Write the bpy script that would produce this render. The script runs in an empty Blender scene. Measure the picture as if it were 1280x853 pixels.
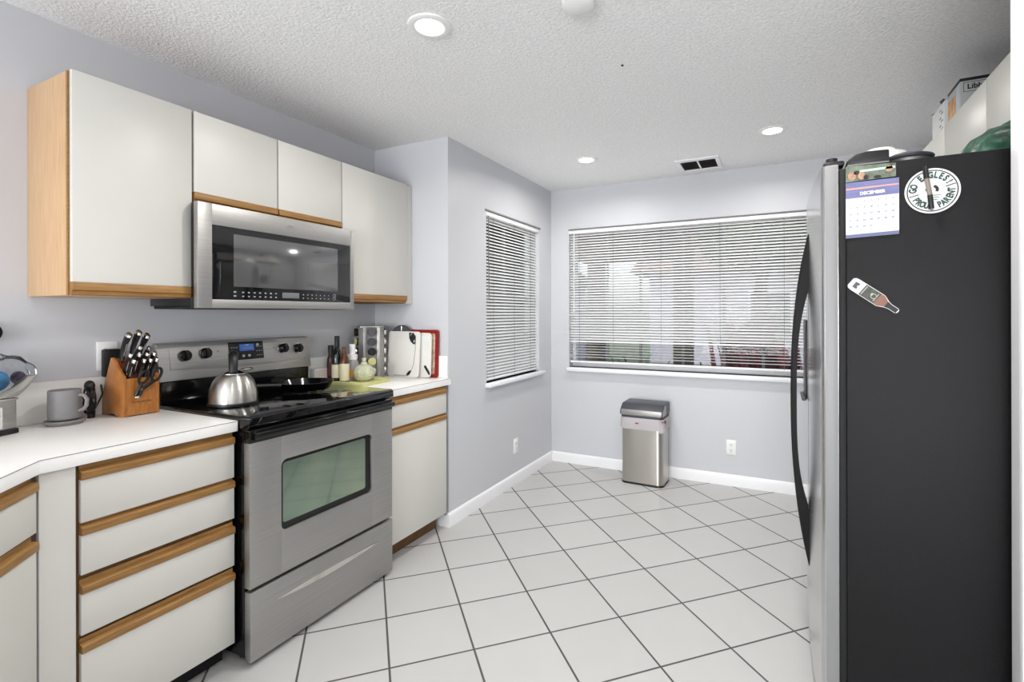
import bpy, bmesh, math, random
from mathutils import Matrix, Vector
random.seed(7)
C = bpy.context.scene.collection
SC = bpy.context.scene
PI = math.pi

# ------------------------------------------------------------------ camera
cam = bpy.data.cameras.new('camera')
cam.sensor_fit = 'HORIZONTAL'; cam.sensor_width = 36.0
FPX = 616.5
cam.lens = FPX * 36.0 / 1280.0
cam.shift_x = -27.5 / 1280.0
cam.shift_y = -34.2 / 1280.0
cam.clip_start = 0.02; cam.clip_end = 200
camo = bpy.data.objects.new('camera', cam); C.objects.link(camo)
camo.matrix_world = (Matrix.Translation((0, 0, 1.34)) @ Matrix.Rotation(0.4599, 4, 'Z')
                     @ Matrix.Rotation(PI / 2, 4, 'X') @ Matrix.Rotation(-0.0025, 4, 'Z'))
SC.camera = camo

# ------------------------------------------------------------------ world, exposure
SC.view_settings.view_transform = 'Standard'
SC.view_settings.look = 'None'
SC.view_settings.exposure = 1.17
SC.view_settings.gamma = 1.0
SC.view_settings.use_curve_mapping = False
W = bpy.data.worlds.new('sky'); SC.world = W; W.use_nodes = True
wn = W.node_tree.nodes; wl = W.node_tree.links
wn.clear()
sky = wn.new('ShaderNodeTexSky'); sky.sky_type = 'NISHITA'
sky.sun_disc = False; sky.sun_elevation = math.radians(48); sky.sun_rotation = math.radians(200)
sky.dust_density = 3.0; sky.air_density = 1.0; sky.ozone_density = 1.0
hs = wn.new('ShaderNodeHueSaturation'); hs.inputs['Saturation'].default_value = 0.45
bg = wn.new('ShaderNodeBackground'); bg.inputs['Strength'].default_value = 0.20
out = wn.new('ShaderNodeOutputWorld')
wl.new(sky.outputs[0], hs.inputs['Color']); wl.new(hs.outputs[0], bg.inputs[0]); wl.new(bg.outputs[0], out.inputs[0])

CAN_W = 4.6       # ceiling can lights
FILL_W = 135.0       # added fill lamp, unseen behind the camera, tilted up to brighten the ceiling
def area(name, loc, rot, sx, sy, power, col, spread=PI, shape='RECTANGLE'):
    l = bpy.data.lights.new(name, 'AREA'); l.shape = shape; l.size = sx; l.size_y = sy
    l.energy = power; l.color = col; l.spread = spread
    o = bpy.data.objects.new(name, l); C.objects.link(o); o.location = loc; o.rotation_euler = rot
    return o
area('rear_fill', (-0.4, -5.1, 1.15), (math.radians(128), 0, 0), 2.6, 2.0, FILL_W, (0.95, 0.97, 1.0))  # rear fill panel, out of view, added for soft even light

# ------------------------------------------------------------------ helpers
def lin(c):
    return tuple(((v / 255) / 12.92 if v / 255 <= 0.04045 else ((v / 255 + 0.055) / 1.055) ** 2.4) for v in c) + (1.0,)

class MB:
    def __init__(s): s.bm = bmesh.new(); s.M = Matrix.Identity(4)
    def merge(s, t):
        me = bpy.data.meshes.new('tmp'); t.to_mesh(me); t.free(); me.transform(s.M)
        if s.M.determinant() < 0: me.flip_normals()
        s.bm.from_mesh(me); bpy.data.meshes.remove(me); return s
    def box(s, x0, x1, y0, y1, z0, z1, b=0.0, seg=2):
        t = bmesh.new()
        bmesh.ops.create_cube(t, size=1)
        sx, sy, sz = abs(x1 - x0), abs(y1 - y0), abs(z1 - z0)
        for v in t.verts:
            v.co = Vector(((x0 + x1) / 2 + v.co.x * sx, (y0 + y1) / 2 + v.co.y * sy, (z0 + z1) / 2 + v.co.z * sz))
        if b > 0:
            b = min(b, 0.45 * min(sx, sy, sz))
            bmesh.ops.bevel(t, geom=t.edges[:], offset=b, segments=seg, affect='EDGES', profile=0.5)
        return s.merge(t)
    def prism(s, pts, axis, a, b, bev=0.0):
        t = bmesh.new()
        def P(p, h):
            return {'x': (h, p[0], p[1]), 'y': (p[0], h, p[1]), 'z': (p[0], p[1], h)}[axis]
        v0 = [t.verts.new(P(p, a)) for p in pts]; v1 = [t.verts.new(P(p, b)) for p in pts]
        t.faces.new(v0); t.faces.new(v1[::-1])
        n = len(pts)
        for i in range(n): t.faces.new((v0[i], v1[i], v1[(i + 1) % n], v0[(i + 1) % n]))
        bmesh.ops.recalc_face_normals(t, faces=t.faces[:])
        if bev > 0: bmesh.ops.bevel(t, geom=t.edges[:], offset=bev, segments=2, affect='EDGES', profile=0.5)
        return s.merge(t)
    def lathe(s, prof, c=(0, 0, 0), seg=40, cap0=True, cap1=True):
        t = bmesh.new(); rings = []
        for r, z in prof:
            if r < 1e-6: rings.append([t.verts.new((c[0], c[1], c[2] + z))])
            else: rings.append([t.verts.new((c[0] + r * math.cos(2 * PI * i / seg), c[1] + r * math.sin(2 * PI * i / seg), c[2] + z)) for i in range(seg)])
        for A, B in zip(rings, rings[1:]):
            for i in range(seg):
                j = (i + 1) % seg
                if len(A) == 1 and len(B) == 1: continue
                if len(A) == 1: t.faces.new((A[0], B[j], B[i]))
                elif len(B) == 1: t.faces.new((A[i], A[j], B[0]))
                else: t.faces.new((A[i], A[j], B[j], B[i]))
        if cap0 and len(rings[0]) > 1: t.faces.new(rings[0][::-1])
        if cap1 and len(rings[-1]) > 1: t.faces.new(rings[-1])
        bmesh.ops.recalc_face_normals(t, faces=t.faces[:])
        return s.merge(t)
    def tube(s, pts, r, seg=10, closed=False, flat=1.0):
        t = bmesh.new(); P = [Vector(p) for p in pts]; n = len(P); rings = []
        R = r if isinstance(r, (list, tuple)) else [r] * n
        up = Vector((0, 0, 1)); prev = None
        for i in range(n):
            if closed: d = P[(i + 1) % n] - P[i - 1]
            else: d = P[min(i + 1, n - 1)] - P[max(i - 1, 0)]
            d.normalize()
            a = prev if prev is not None else (up if abs(d.dot(up)) < 0.9 else Vector((1, 0, 0)))
            u = (a - d * a.dot(d)); u.normalize(); w = d.cross(u); prev = u
            rings.append([t.verts.new(P[i] + (u * math.cos(2 * PI * k / seg) + w * math.sin(2 * PI * k / seg) * flat) * R[i]) for k in range(seg)])
        m = n if closed else n - 1
        for i in range(m):
            A, B = rings[i], rings[(i + 1) % n]
            for k in range(seg): t.faces.new((A[k], A[(k + 1) % seg], B[(k + 1) % seg], B[k]))
        if not closed: t.faces.new(rings[0][::-1]); t.faces.new(rings[-1])
        bmesh.ops.recalc_face_normals(t, faces=t.faces[:])
        return s.merge(t)
    def cyl(s, a, b, r, seg=24, r1=None):
        return s.tube([a, b], [r, r if r1 is None else r1], seg)
    def ball(s, c, r, seg=20, rings=12):
        rr = r if isinstance(r, (list, tuple)) else (r, r, r)
        t = bmesh.new(); bmesh.ops.create_uvsphere(t, u_segments=seg, v_segments=rings, radius=1)
        for v in t.verts: v.co = Vector((c[0] + v.co.x * rr[0], c[1] + v.co.y * rr[1], c[2] + v.co.z * rr[2]))
        return s.merge(t)
    def face(s, pts):
        t = bmesh.new(); t.faces.new([t.verts.new(p) for p in pts]); return s.merge(t)
    def text(s, txt, size, M, ext=0.0004, align='CENTER', bold=0.0):
        cu = bpy.data.curves.new('t', 'FONT'); cu.body = txt; cu.size = size; cu.extrude = ext
        cu.align_x = align; cu.align_y = 'CENTER'; cu.resolution_u = 3; cu.offset = bold
        o = bpy.data.objects.new('t', cu); C.objects.link(o)
        dg = bpy.context.evaluated_depsgraph_get(); dg.update()
        me = bpy.data.meshes.new_from_object(o.evaluated_get(dg))
        bpy.data.objects.remove(o); bpy.data.curves.remove(cu)
        me.transform(s.M @ M); s.bm.from_mesh(me); bpy.data.meshes.remove(me); return s
    def build(s, name, m, parent=None, loc=None, angle=35):
        me = bpy.data.meshes.new(name); s.bm.to_mesh(me); s.bm.free()
        me.materials.append(m)
        for p in me.polygons: p.use_smooth = True
        me.set_sharp_from_angle(angle=math.radians(angle))
        o = bpy.data.objects.new(name, me); C.objects.link(o)
        if parent is not None: o.parent = parent
        if loc is not None: o.location = loc
        return o

def tag(o, label, cat, group=None):
    o['label'] = label; o['category'] = cat
    if group: o['group'] = group
    return o
def thing(name, label, cat, loc=(0, 0, 0), rotz=0.0, group=None):
    o = bpy.data.objects.new(name, None); C.objects.link(o); o.empty_display_size = 0.05
    o.location = loc; o.rotation_euler = (0, 0, rotz)
    return tag(o, label, cat, group)
def struct(o): o['kind'] = 'structure'; return o
def dup(root, loc, rotz, label, group=None, name=None):
    r = root.copy(); C.objects.link(r); r.location = loc; r.rotation_euler = (0, 0, rotz); r['label'] = label
    for ch in list(root.children):
        c = ch.copy(); C.objects.link(c); c.parent = r
        for g in list(ch.children):
            d = g.copy(); C.objects.link(d); d.parent = c
    return r
# text facing: local text plane (x right, y up) -> face pointing along -Y, +X, -X
def face_my(x, y, z, roll=0.0): return Matrix.Translation((x, y, z)) @ Matrix.Rotation(PI / 2, 4, 'X') @ Matrix.Rotation(roll, 4, 'Z')
def face_px(x, y, z, roll=0.0): return Matrix.Translation((x, y, z)) @ Matrix.Rotation(PI / 2, 4, 'Z') @ Matrix.Rotation(PI / 2, 4, 'X') @ Matrix.Rotation(roll, 4, 'Z')
def face_mx(x, y, z, roll=0.0): return Matrix.Translation((x, y, z)) @ Matrix.Rotation(-PI / 2, 4, 'Z') @ Matrix.Rotation(PI / 2, 4, 'X') @ Matrix.Rotation(roll, 4, 'Z')
def arc(cx, cy, r, a0, a1, n, ry=None):
    ry = r if ry is None else ry
    return [(cx + r * math.cos(a0 + (a1 - a0) * i / n), cy + ry * math.sin(a0 + (a1 - a0) * i / n)) for i in range(n + 1)]
def rrect(x0, x1, y0, y1, r, n=5):
    return (arc(x1 - r, y0 + r, r, -PI / 2, 0, n) + arc(x1 - r, y1 - r, r, 0, PI / 2, n)
            + arc(x0 + r, y1 - r, r, PI / 2, PI, n) + arc(x0 + r, y0 + r, r, PI, 1.5 * PI, n))

# ------------------------------------------------------------------ materials
def mat(name, col, rough=0.5, metal=0.0, var=None, bump=None, spec=0.5, coat=0.0, stretch=(1, 1, 1), col2=None, emit=None, alpha=None, trans=0.0, ior=1.45, rvar=0.0, sub=0.0):
    m = bpy.data.materials.new(name); m.use_nodes = True
    n = m.node_tree.nodes; l = m.node_tree.links; p = n['Principled BSDF']
    p.inputs['Base Color'].default_value = lin(col); p.inputs['Roughness'].default_value = rough
    p.inputs['Metallic'].default_value = metal; p.inputs['Specular IOR Level'].default_value = spec
    p.inputs['Coat Weight'].default_value = coat; p.inputs['IOR'].default_value = ior
    p.inputs['Transmission Weight'].default_value = trans
    if alpha is not None: p.inputs['Alpha'].default_value = alpha
    if emit: p.inputs['Emission Color'].default_value = lin(emit[0]); p.inputs['Emission Strength'].default_value = emit[1]
    if var or bump or rvar:
        tc = n.new('ShaderNodeTexCoord'); mp = n.new('ShaderNodeMapping'); mp.inputs['Scale'].default_value = stretch
        l.new(tc.outputs['Object'], mp.inputs['Vector'])
    if var or rvar:
        sc, amt = var if var else (20, 0.0)
        nz = n.new('ShaderNodeTexNoise'); nz.inputs['Scale'].default_value = sc; nz.inputs['Detail'].default_value = 6
        l.new(mp.outputs[0], nz.inputs['Vector'])
        if var:
            mr = n.new('ShaderNodeMapRange'); mr.inputs['From Min'].default_value = 0.3; mr.inputs['From Max'].default_value = 0.7
            l.new(nz.outputs['Fac'], mr.inputs['Value'])
            mx = n.new('ShaderNodeMix'); mx.data_type = 'RGBA'
            c2 = col2 if col2 else tuple(max(0, v * (1 - amt)) for v in col)
            mx.inputs[6].default_value = lin(col); mx.inputs[7].default_value = lin(c2)
            l.new(mr.outputs[0], mx.inputs[0]); l.new(mx.outputs[2], p.inputs['Base Color'])
        if rvar:
            m2 = n.new('ShaderNodeMapRange'); m2.inputs['To Min'].default_value = max(0.02, rough - rvar); m2.inputs['To Max'].default_value = rough + rvar
            l.new(nz.outputs['Fac'], m2.inputs['Value']); l.new(m2.outputs[0], p.inputs['Roughness'])
    if bump:
        sc, st, dist = bump
        nb = n.new('ShaderNodeTexNoise'); nb.inputs['Scale'].default_value = sc; nb.inputs['Detail'].default_value = 3
        l.new(mp.outputs[0], nb.inputs['Vector'])
        b = n.new('ShaderNodeBump'); b.inputs['Strength'].default_value = st; b.inputs['Distance'].default_value = dist
        l.new(nb.outputs['Fac'], b.inputs['Height']); l.new(b.outputs[0], p.inputs['Normal'])
    return m
M = {}
M['wall'] = mat('painted_wall', (203, 204, 208), 0.42, bump=(60, 0.06, 0.002), var=(1.2, 0.015))
M['ceiling'] = mat('popcorn_ceiling', (250, 250, 250), 0.95, bump=(95, 0.7, 0.008), var=(90, 0.07))
M['trim'] = mat('white_trim', (238, 238, 240), 0.35, bump=(30, 0.03, 0.001))
M['alu'] = mat('grey_aluminium', (112, 112, 116), 0.5)
M['sill'] = mat('chipped_sill', (236, 237, 240), 0.4, bump=(55, 0.5, 0.004))
M['lam'] = mat('white_laminate', (210, 208, 201), 0.4, var=(4, 0.01))
M['ctop'] = mat('white_worktop', (246, 245, 242), 0.32, var=(5, 0.01))
M['oak'] = mat('oak', (166, 124, 70), 0.42, var=(9, 0), col2=(132, 94, 48), stretch=(14, 1, 14))
M['maple'] = mat('light_maple', (202, 168, 130), 0.4, var=(9, 0), col2=(186, 150, 112), stretch=(12, 12, 0.8))
M['oakdark'] = mat('oak_edge', (120, 84, 44), 0.5, var=(12, 0.2))
M['black'] = mat('black_plastic', (17, 17, 18), 0.42)
M['handle'] = mat('soft_black_handle', (12, 12, 13), 0.55, spec=0.25)
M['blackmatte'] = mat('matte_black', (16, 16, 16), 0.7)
M['blackgloss'] = mat('black_enamel', (12, 12, 13), 0.12)
M['ceran'] = mat('black_glass', (8, 8, 9), 0.045, coat=0.3)
M['steel'] = mat('brushed_steel', (182, 180, 177), 0.48, 1.0, var=(7, 0.06), stretch=(1, 0.25, 26), rvar=0.05)
M['steelv'] = mat('brushed_steel_vertical', (186, 184, 179), 0.24, 1.0, var=(5, 0.05), stretch=(16, 16, 0.1), rvar=0.05)
M['kettle'] = mat('spun_steel', (192, 188, 182), 0.30, 1.0)
_p = M['kettle'].node_tree.nodes['Principled BSDF']; _p.inputs['Anisotropic'].default_value = .85; _p.inputs['Anisotropic Rotation'].default_value = .25
_t = M['kettle'].node_tree.nodes.new('ShaderNodeTangent'); _t.direction_type = 'RADIAL'; _t.axis = 'Z'; M['kettle'].node_tree.links.new(_t.outputs[0], _p.inputs['Tangent'])
M['steeldoor'] = mat('satin_steel_door', (205, 205, 205), 0.2, 1.0, var=(5, 0.04), stretch=(1, 1, 26))
M['steelend'] = mat('grey_door_edge', (132, 132, 132), 0.5, 0.2)
M['chrome'] = mat('polished_metal', (215, 213, 208), 0.14, 1.0)
M['grey'] = mat('grey_plastic', (120, 120, 122), 0.45)
M['greyd'] = mat('charcoal_plastic', (64, 66, 72), 0.42)
M['white'] = mat('white_plastic', (238, 238, 236), 0.4)
M['slat'] = mat('white_slat', (238, 238, 238), 0.45)
def translucent(m, amt):
    n = m.node_tree.nodes; l = m.node_tree.links; p = n['Principled BSDF']; o = n['Material Output']
    t = n.new('ShaderNodeBsdfTranslucent'); t.inputs[0].default_value = p.inputs['Base Color'].default_value
    mx = n.new('ShaderNodeMixShader'); mx.inputs[0].default_value = amt
    l.new(p.outputs[0], mx.inputs[1]); l.new(t.outputs[0], mx.inputs[2]); l.new(mx.outputs[0], o.inputs[0])
M['slatv'] = mat('white_blind_slat', (226, 226, 226), 0.45); translucent(M['slatv'], .10)
M['fridge'] = mat('pebbled_black', (20, 20, 22), 0.45, bump=(420, 0.6, 0.0015), var=(300, 0.4), spec=0.24)
M['mug'] = mat('stone_grey_mug', (126, 124, 124), 0.5, var=(40, 0.05))
M['block'] = mat('knife_block_wood', (172, 112, 54), 0.38, var=(8, 0), col2=(146, 88, 38), stretch=(3, 14, 3), coat=0.2)
M['blockred'] = mat('knife_block_slots', (122, 48, 22), 0.4, var=(12, 0.25), coat=0.2)
M['ovenglass'] = mat('tinted_oven_glass', (128, 150, 138), 0.06, 0.85, var=(3, 0), col2=(170, 182, 158), stretch=(1, 1, 1.0))
M['mwglass'] = mat('microwave_glass', (20, 20, 22), 0.05, coat=0.6)
M['mwmesh'] = mat('microwave_screen', (128, 128, 128), 0.10, 0.75, coat=0.3)
M['lcd'] = mat('blue_display', (40, 70, 130), 0.2, emit=((70, 110, 190), 0.15))
M['lcdgrey'] = mat('grey_display', (112, 114, 116), 0.2)
M['mark'] = mat('pale_print', (170, 170, 170), 0.5)
M['ring'] = mat('grey_print', (84, 84, 86), 0.25)
M['tray'] = mat('yellow_green_tray', (214, 213, 146), 0.42, var=(14, 0.05))
M['red'] = mat('red_plastic', (140, 26, 26), 0.4)
M['liner'] = mat('white_bag', (235, 230, 232), 0.45, bump=(40, 0.3, 0.004))
M['greenbag'] = mat('green_bag', (50, 96, 76), 0.45, bump=(18, 0.9, 0.012), var=(14, 0.45))
M['paper'] = mat('calendar_paper', (200, 202, 218), 0.55)
M['magnet'] = mat('white_magnet', (220, 222, 220), 0.45)
M['ink'] = mat('dark_green_ink', (40, 66, 60), 0.5)
M['inkblack'] = mat('black_ink', (24, 26, 28), 0.5)
M['glow'] = mat('lamp_lens', (255, 253, 248), 0.4, emit=((255, 250, 242), 6.0))
M['card'] = mat('printed_carton', (226, 226, 226), 0.55)
M['foliage'] = mat('green_leaf', (92, 120, 58), 0.5, var=(3, 0), col2=(52, 82, 36))
M['redleaf'] = mat('red_leaf', (150, 60, 72), 0.5, var=(6, 0), col2=(60, 44, 44))
M['bark'] = mat('bark', (96, 86, 76), 0.85, var=(10, 0.4), bump=(14, 0.8, 0.02))
M['stucco'] = mat('brown_stucco', (100, 88, 76), 0.85, bump=(40, 0.4, 0.01))
M['pale'] = mat('pale_stucco', (176, 172, 184), 0.85, bump=(30, 0.3, 0.01))
M['pave'] = mat('pale_concrete', (166, 162, 172), 0.85, var=(3, 0.08))
M['lawn'] = mat('lawn', (120, 128, 100), 0.9, var=(8, 0.35))
M['rooftile'] = mat('roof_tile', (128, 104, 92), 0.8, var=(6, 0.3))
def glass_mat(name, tint, gl=0.08, rough=0.02, ior=1.45):
    m = bpy.data.materials.new(name); m.use_nodes = True; n = m.node_tree.nodes; l = m.node_tree.links; n.clear()
    o = n.new('ShaderNodeOutputMaterial'); t = n.new('ShaderNodeBsdfTransparent'); g = n.new('ShaderNodeBsdfGlossy')
    t.inputs[0].default_value = lin(tint); g.inputs['Roughness'].default_value = rough
    fr = n.new('ShaderNodeFresnel'); fr.inputs['IOR'].default_value = ior
    ad = n.new('ShaderNodeMath'); ad.operation = 'ADD'; ad.inputs[1].default_value = gl; ad.use_clamp = True
    mx = n.new('ShaderNodeMixShader'); l.new(fr.outputs[0], ad.inputs[0]); l.new(ad.outputs[0], mx.inputs[0]); l.new(t.outputs[0], mx.inputs[1]); l.new(g.outputs[0], mx.inputs[2]); l.new(mx.outputs[0], o.inputs[0])
    return m
M['pane'] = glass_mat('window_glass', (236, 240, 240), 0.0, ior=1.22)
M['clear'] = glass_mat('clear_plastic', (246, 247, 248), 0.03, 0.1)
M['jarglass'] = glass_mat('jar_glass', (190, 190, 186), 0.06, 0.05)

def floor_material():
    m = bpy.data.materials.new('diagonal_white_tile'); m.use_nodes = True; n = m.node_tree.nodes; l = m.node_tree.links; p = n['Principled BSDF']
    s = 0.3247; a = math.sqrt(0.5); ox, oy = -1.8421 * 1.34, 2.2641 * 1.34
    tc = n.new('ShaderNodeTexCoord')
    def coord(d):
        v = n.new('ShaderNodeVectorMath'); v.operation = 'DOT_PRODUCT'; v.inputs[1].default_value = (d[0] / s, d[1] / s, 0); l.new(tc.outputs['Object'], v.inputs[0])
        q = n.new('ShaderNodeMath'); q.operation = 'SUBTRACT'; q.inputs[1].default_value = (ox * d[0] + oy * d[1]) / s; l.new(v.outputs['Value'], q.inputs[0]); return q
    U = coord((a, a)); V = coord((a, -a))
    def edge(q):
        f = n.new('ShaderNodeMath'); f.operation = 'FRACT'; l.new(q.outputs[0], f.inputs[0])
        g = n.new('ShaderNodeMath'); g.operation = 'SUBTRACT'; g.inputs[1].default_value = 0.5; l.new(f.outputs[0], g.inputs[0])
        h = n.new('ShaderNodeMath'); h.operation = 'ABSOLUTE'; l.new(g.outputs[0], h.inputs[0]); return h
    mx = n.new('ShaderNodeMath'); mx.operation = 'MAXIMUM'; l.new(edge(U).outputs[0], mx.inputs[0]); l.new(edge(V).outputs[0], mx.inputs[1])
    gr = n.new('ShaderNodeMapRange'); gr.inputs['From Min'].default_value = 0.4850; gr.inputs['From Max'].default_value = 0.4900; l.new(mx.outputs[0], gr.inputs['Value'])
    fl = []
    for q in (U, V):
        f = n.new('ShaderNodeMath'); f.operation = 'FLOOR'; l.new(q.outputs[0], f.inputs[0]); fl.append(f)
    cb = n.new('ShaderNodeCombineXYZ'); l.new(fl[0].outputs[0], cb.inputs[0]); l.new(fl[1].outputs[0], cb.inputs[1])
    wnz = n.new('ShaderNodeTexWhiteNoise'); l.new(cb.outputs[0], wnz.inputs['Vector'])
    nz = n.new('ShaderNodeTexNoise'); nz.inputs['Scale'].default_value = 7; nz.inputs['Detail'].default_value = 5; l.new(tc.outputs['Object'], nz.inputs['Vector'])
    add = n.new('ShaderNodeMath'); add.operation = 'ADD'; l.new(wnz.outputs['Value'], add.inputs[0]); l.new(nz.outputs['Fac'], add.inputs[1])
    hf = n.new('ShaderNodeMath'); hf.operation = 'MULTIPLY'; hf.inputs[1].default_value = 0.5; l.new(add.outputs[0], hf.inputs[0])
    t = n.new('ShaderNodeMix'); t.data_type = 'RGBA'; t.inputs[6].default_value = lin((188, 187, 185)); t.inputs[7].default_value = lin((196, 196, 194)); l.new(hf.outputs[0], t.inputs[0])
    c = n.new('ShaderNodeMix'); c.data_type = 'RGBA'; l.new(gr.outputs[0], c.inputs[0]); l.new(t.outputs[2], c.inputs[6]); c.inputs[7].default_value = lin((84, 82, 80)); l.new(c.outputs[2], p.inputs['Base Color'])
    r = n.new('ShaderNodeMapRange'); r.inputs['To Min'].default_value = 0.34; r.inputs['To Max'].default_value = 0.85; l.new(gr.outputs[0], r.inputs['Value']); l.new(r.outputs[0], p.inputs['Roughness'])
    b = n.new('ShaderNodeBump'); b.invert = True; b.inputs['Strength'].default_value = 0.5; b.inputs['Distance'].default_value = 0.003; l.new(gr.outputs[0], b.inputs['Height']); l.new(b.outputs[0], p.inputs['Normal'])
    p.inputs['Specular IOR Level'].default_value = 0.4
    return m
M['floor'] = floor_material()

# ------------------------------------------------------------------ room shell
XK, XW, YJ, YB, XR, ZC = -2.47, -1.86, 2.54, 4.11, 0.995, 2.457
YF, XF = -5.2, 2.0
b = MB(); b.box(XK - .15, XF + .15, YF - .15, YB + .15, -0.12, 0); struct(b.build('floor', M['floor']))
b = MB(); b.box(XK - .15, XF + .15, YF - .15, YB + .15, ZC, ZC + .12); struct(b.build('ceiling', M['ceiling']))
b = MB(); b.box(XK - .15, XK, YF, YJ + .12, 0, ZC); struct(b.build('wall_left', M['wall']))
b = MB(); b.box(XK, XW - .15, YJ, YJ + .12, 0, ZC); struct(b.build('wall_jog', M['wall']))
# wall with the small window
W1 = (2.992, 3.852, 0.845, 2.075)
def holed(mb, plane, a0, a1, t0, t1, hole):
    h0, h1, z0, z1 = hole
    for (u0, u1, v0, v1) in ((a0, h0, 0, ZC), (h1, a1, 0, ZC), (h0, h1, 0, z0), (h0, h1, z1, ZC)):
        if plane == 'x': mb.box(t0, t1, u0, u1, v0, v1)
        else: mb.box(u0, u1, t0, t1, v0, v1)
b = MB(); holed(b, 'x', YJ, YB + .15, XW - .15, XW, W1); struct(b.build('wall_side', M['wall']))
W2 = (-1.685, 0.262, 0.862, 2.085)
b = MB(); holed(b, 'y', XW, XF + .15, YB, YB + .15, W2); struct(b.build('wall_back', M['wall']))
b = MB(); b.box(XR, XR + .12, 1.55, YB, 0, ZC); struct(b.build('wall_right', M['wall']))
b = MB(); b.box(0.548, XF, 1.555, 1.675, 0, ZC); struct(b.build('wall_partition', M['wall']))
b = MB(); b.box(0.536, 0.549, 1.548, 1.682, 0, ZC, .003); b.box(0.531, 0.537, 1.60, 1.63, 0, ZC, .002); struct(b.build('trim_1', M['trim']))
b = MB(); b.box(XF, XF + .15, YF, 1.6, 0, ZC); struct(b.build('wall_outer', M['wall']))
b = MB(); b.box(XK, -1.75, YF - .15, YF, 0, ZC); b.box(0.95, XF, YF - .15, YF, 0, ZC); b.box(-1.75, 0.95, YF - .15, YF, 2.2, ZC); struct(b.build('wall_front', M['wall']))
def base_prof(mb, p0, p1, n):  # moulded skirting strip from p0 to p1, n = room-side normal
    prof = [(0, 0), (.013, 0), (.013, .066), (.010, .078), (.004, .086), (0, .088)]
    d = Vector((p1[0] - p0[0], p1[1] - p0[1], 0)); t = bmesh.new()
    A = [t.verts.new((p0[0] + n[0] * q[0], p0[1] + n[1] * q[0], q[1])) for q in prof]
    B = [t.verts.new((p1[0] + n[0] * q[0], p1[1] + n[1] * q[0], q[1])) for q in prof]
    k = len(prof)
    for i in range(k): t.faces.new((A[i], A[(i + 1) % k], B[(i + 1) % k], B[i]))
    t.faces.new(A[::-1]); t.faces.new(B); bmesh.ops.recalc_face_normals(t, faces=t.faces[:]); mb.merge(t)
b = MB(); base_prof(b, (XW, YJ - .013), (XW, YB), (1, 0)); struct(b.build('baseboard_side', M['trim']))
b = MB(); base_prof(b, (XW + .013, YB), (XR, YB), (0, -1)); struct(b.build('baseboard_back', M['trim']))
b = MB(); base_prof(b, (XW - .09, YJ), (XW, YJ), (0, -1)); struct(b.build('baseboard_jog', M['trim']))
b = MB(); base_prof(b, (XR, 2.66), (XR, YB), (-1, 0)); struct(b.build('baseboard_right', M['trim']))

# windows
def window(name, plane, wall, depth, hole, vbars, hbars, midrail):
    h0, h1, z0, z1 = hole
    def put(mb, u0, u1, d0, d1, v0, v1, bev=.003):
        if plane == 'x': mb.box(wall - d1, wall - d0, u0, u1, v0, v1, bev)
        else: mb.box(u0, u1, wall + d0, wall + d1, v0, v1, bev)
    w = MB()
    f = .035
    for (u0, u1, v0, v1) in ((h0, h0 + f, z0, z1), (h1 - f, h1, z0, z1), (h0 + f, h1 - f, z0, z0 + f), (h0 + f, h1 - f, z1 - f, z1)):
        put(w, u0, u1, .085, .145, v0, v1)
    o = struct(w.build(name, M['trim']))
    s = MB()
    for u in vbars: put(s, u - .011, u + .011, .105, .125, z0 + f, z1 - f)
    for v in hbars: put(s, h0 + f, h1 - f, .105, .125, v - .011, v + .011)
    if midrail: put(s, h0 + f, h1 - f, .095, .135, midrail - .022, midrail + .022)
    s.build('window_frame', M['alu'], o)
    g = MB(); put(g, h0 + f, h1 - f, .113, .117, z0 + f, z1 - f, 0); g.build('pane', M['pane'], o)
    return o
w1 = window('window_1', 'x', XW, .15, W1, [3.44], [1.80, 1.16], 1.47)
b = MB(); b.box(XW - .085, XW + .045, W1[0] - .014, W1[1] + .045, .815, .845, .008); b.build('window_sill', M['sill'], w1)
w2 = window('window_2', 'y', YB, .15, W2, [-1.36, -1.065, -0.71, -0.39, -0.105], [], None)
b = MB(); b.box(W2[0] - .012, W2[1] + .03, YB - .04, YB + .09, .826, .862, .008); b.build('window_sill', M['sill'], w2)

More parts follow.
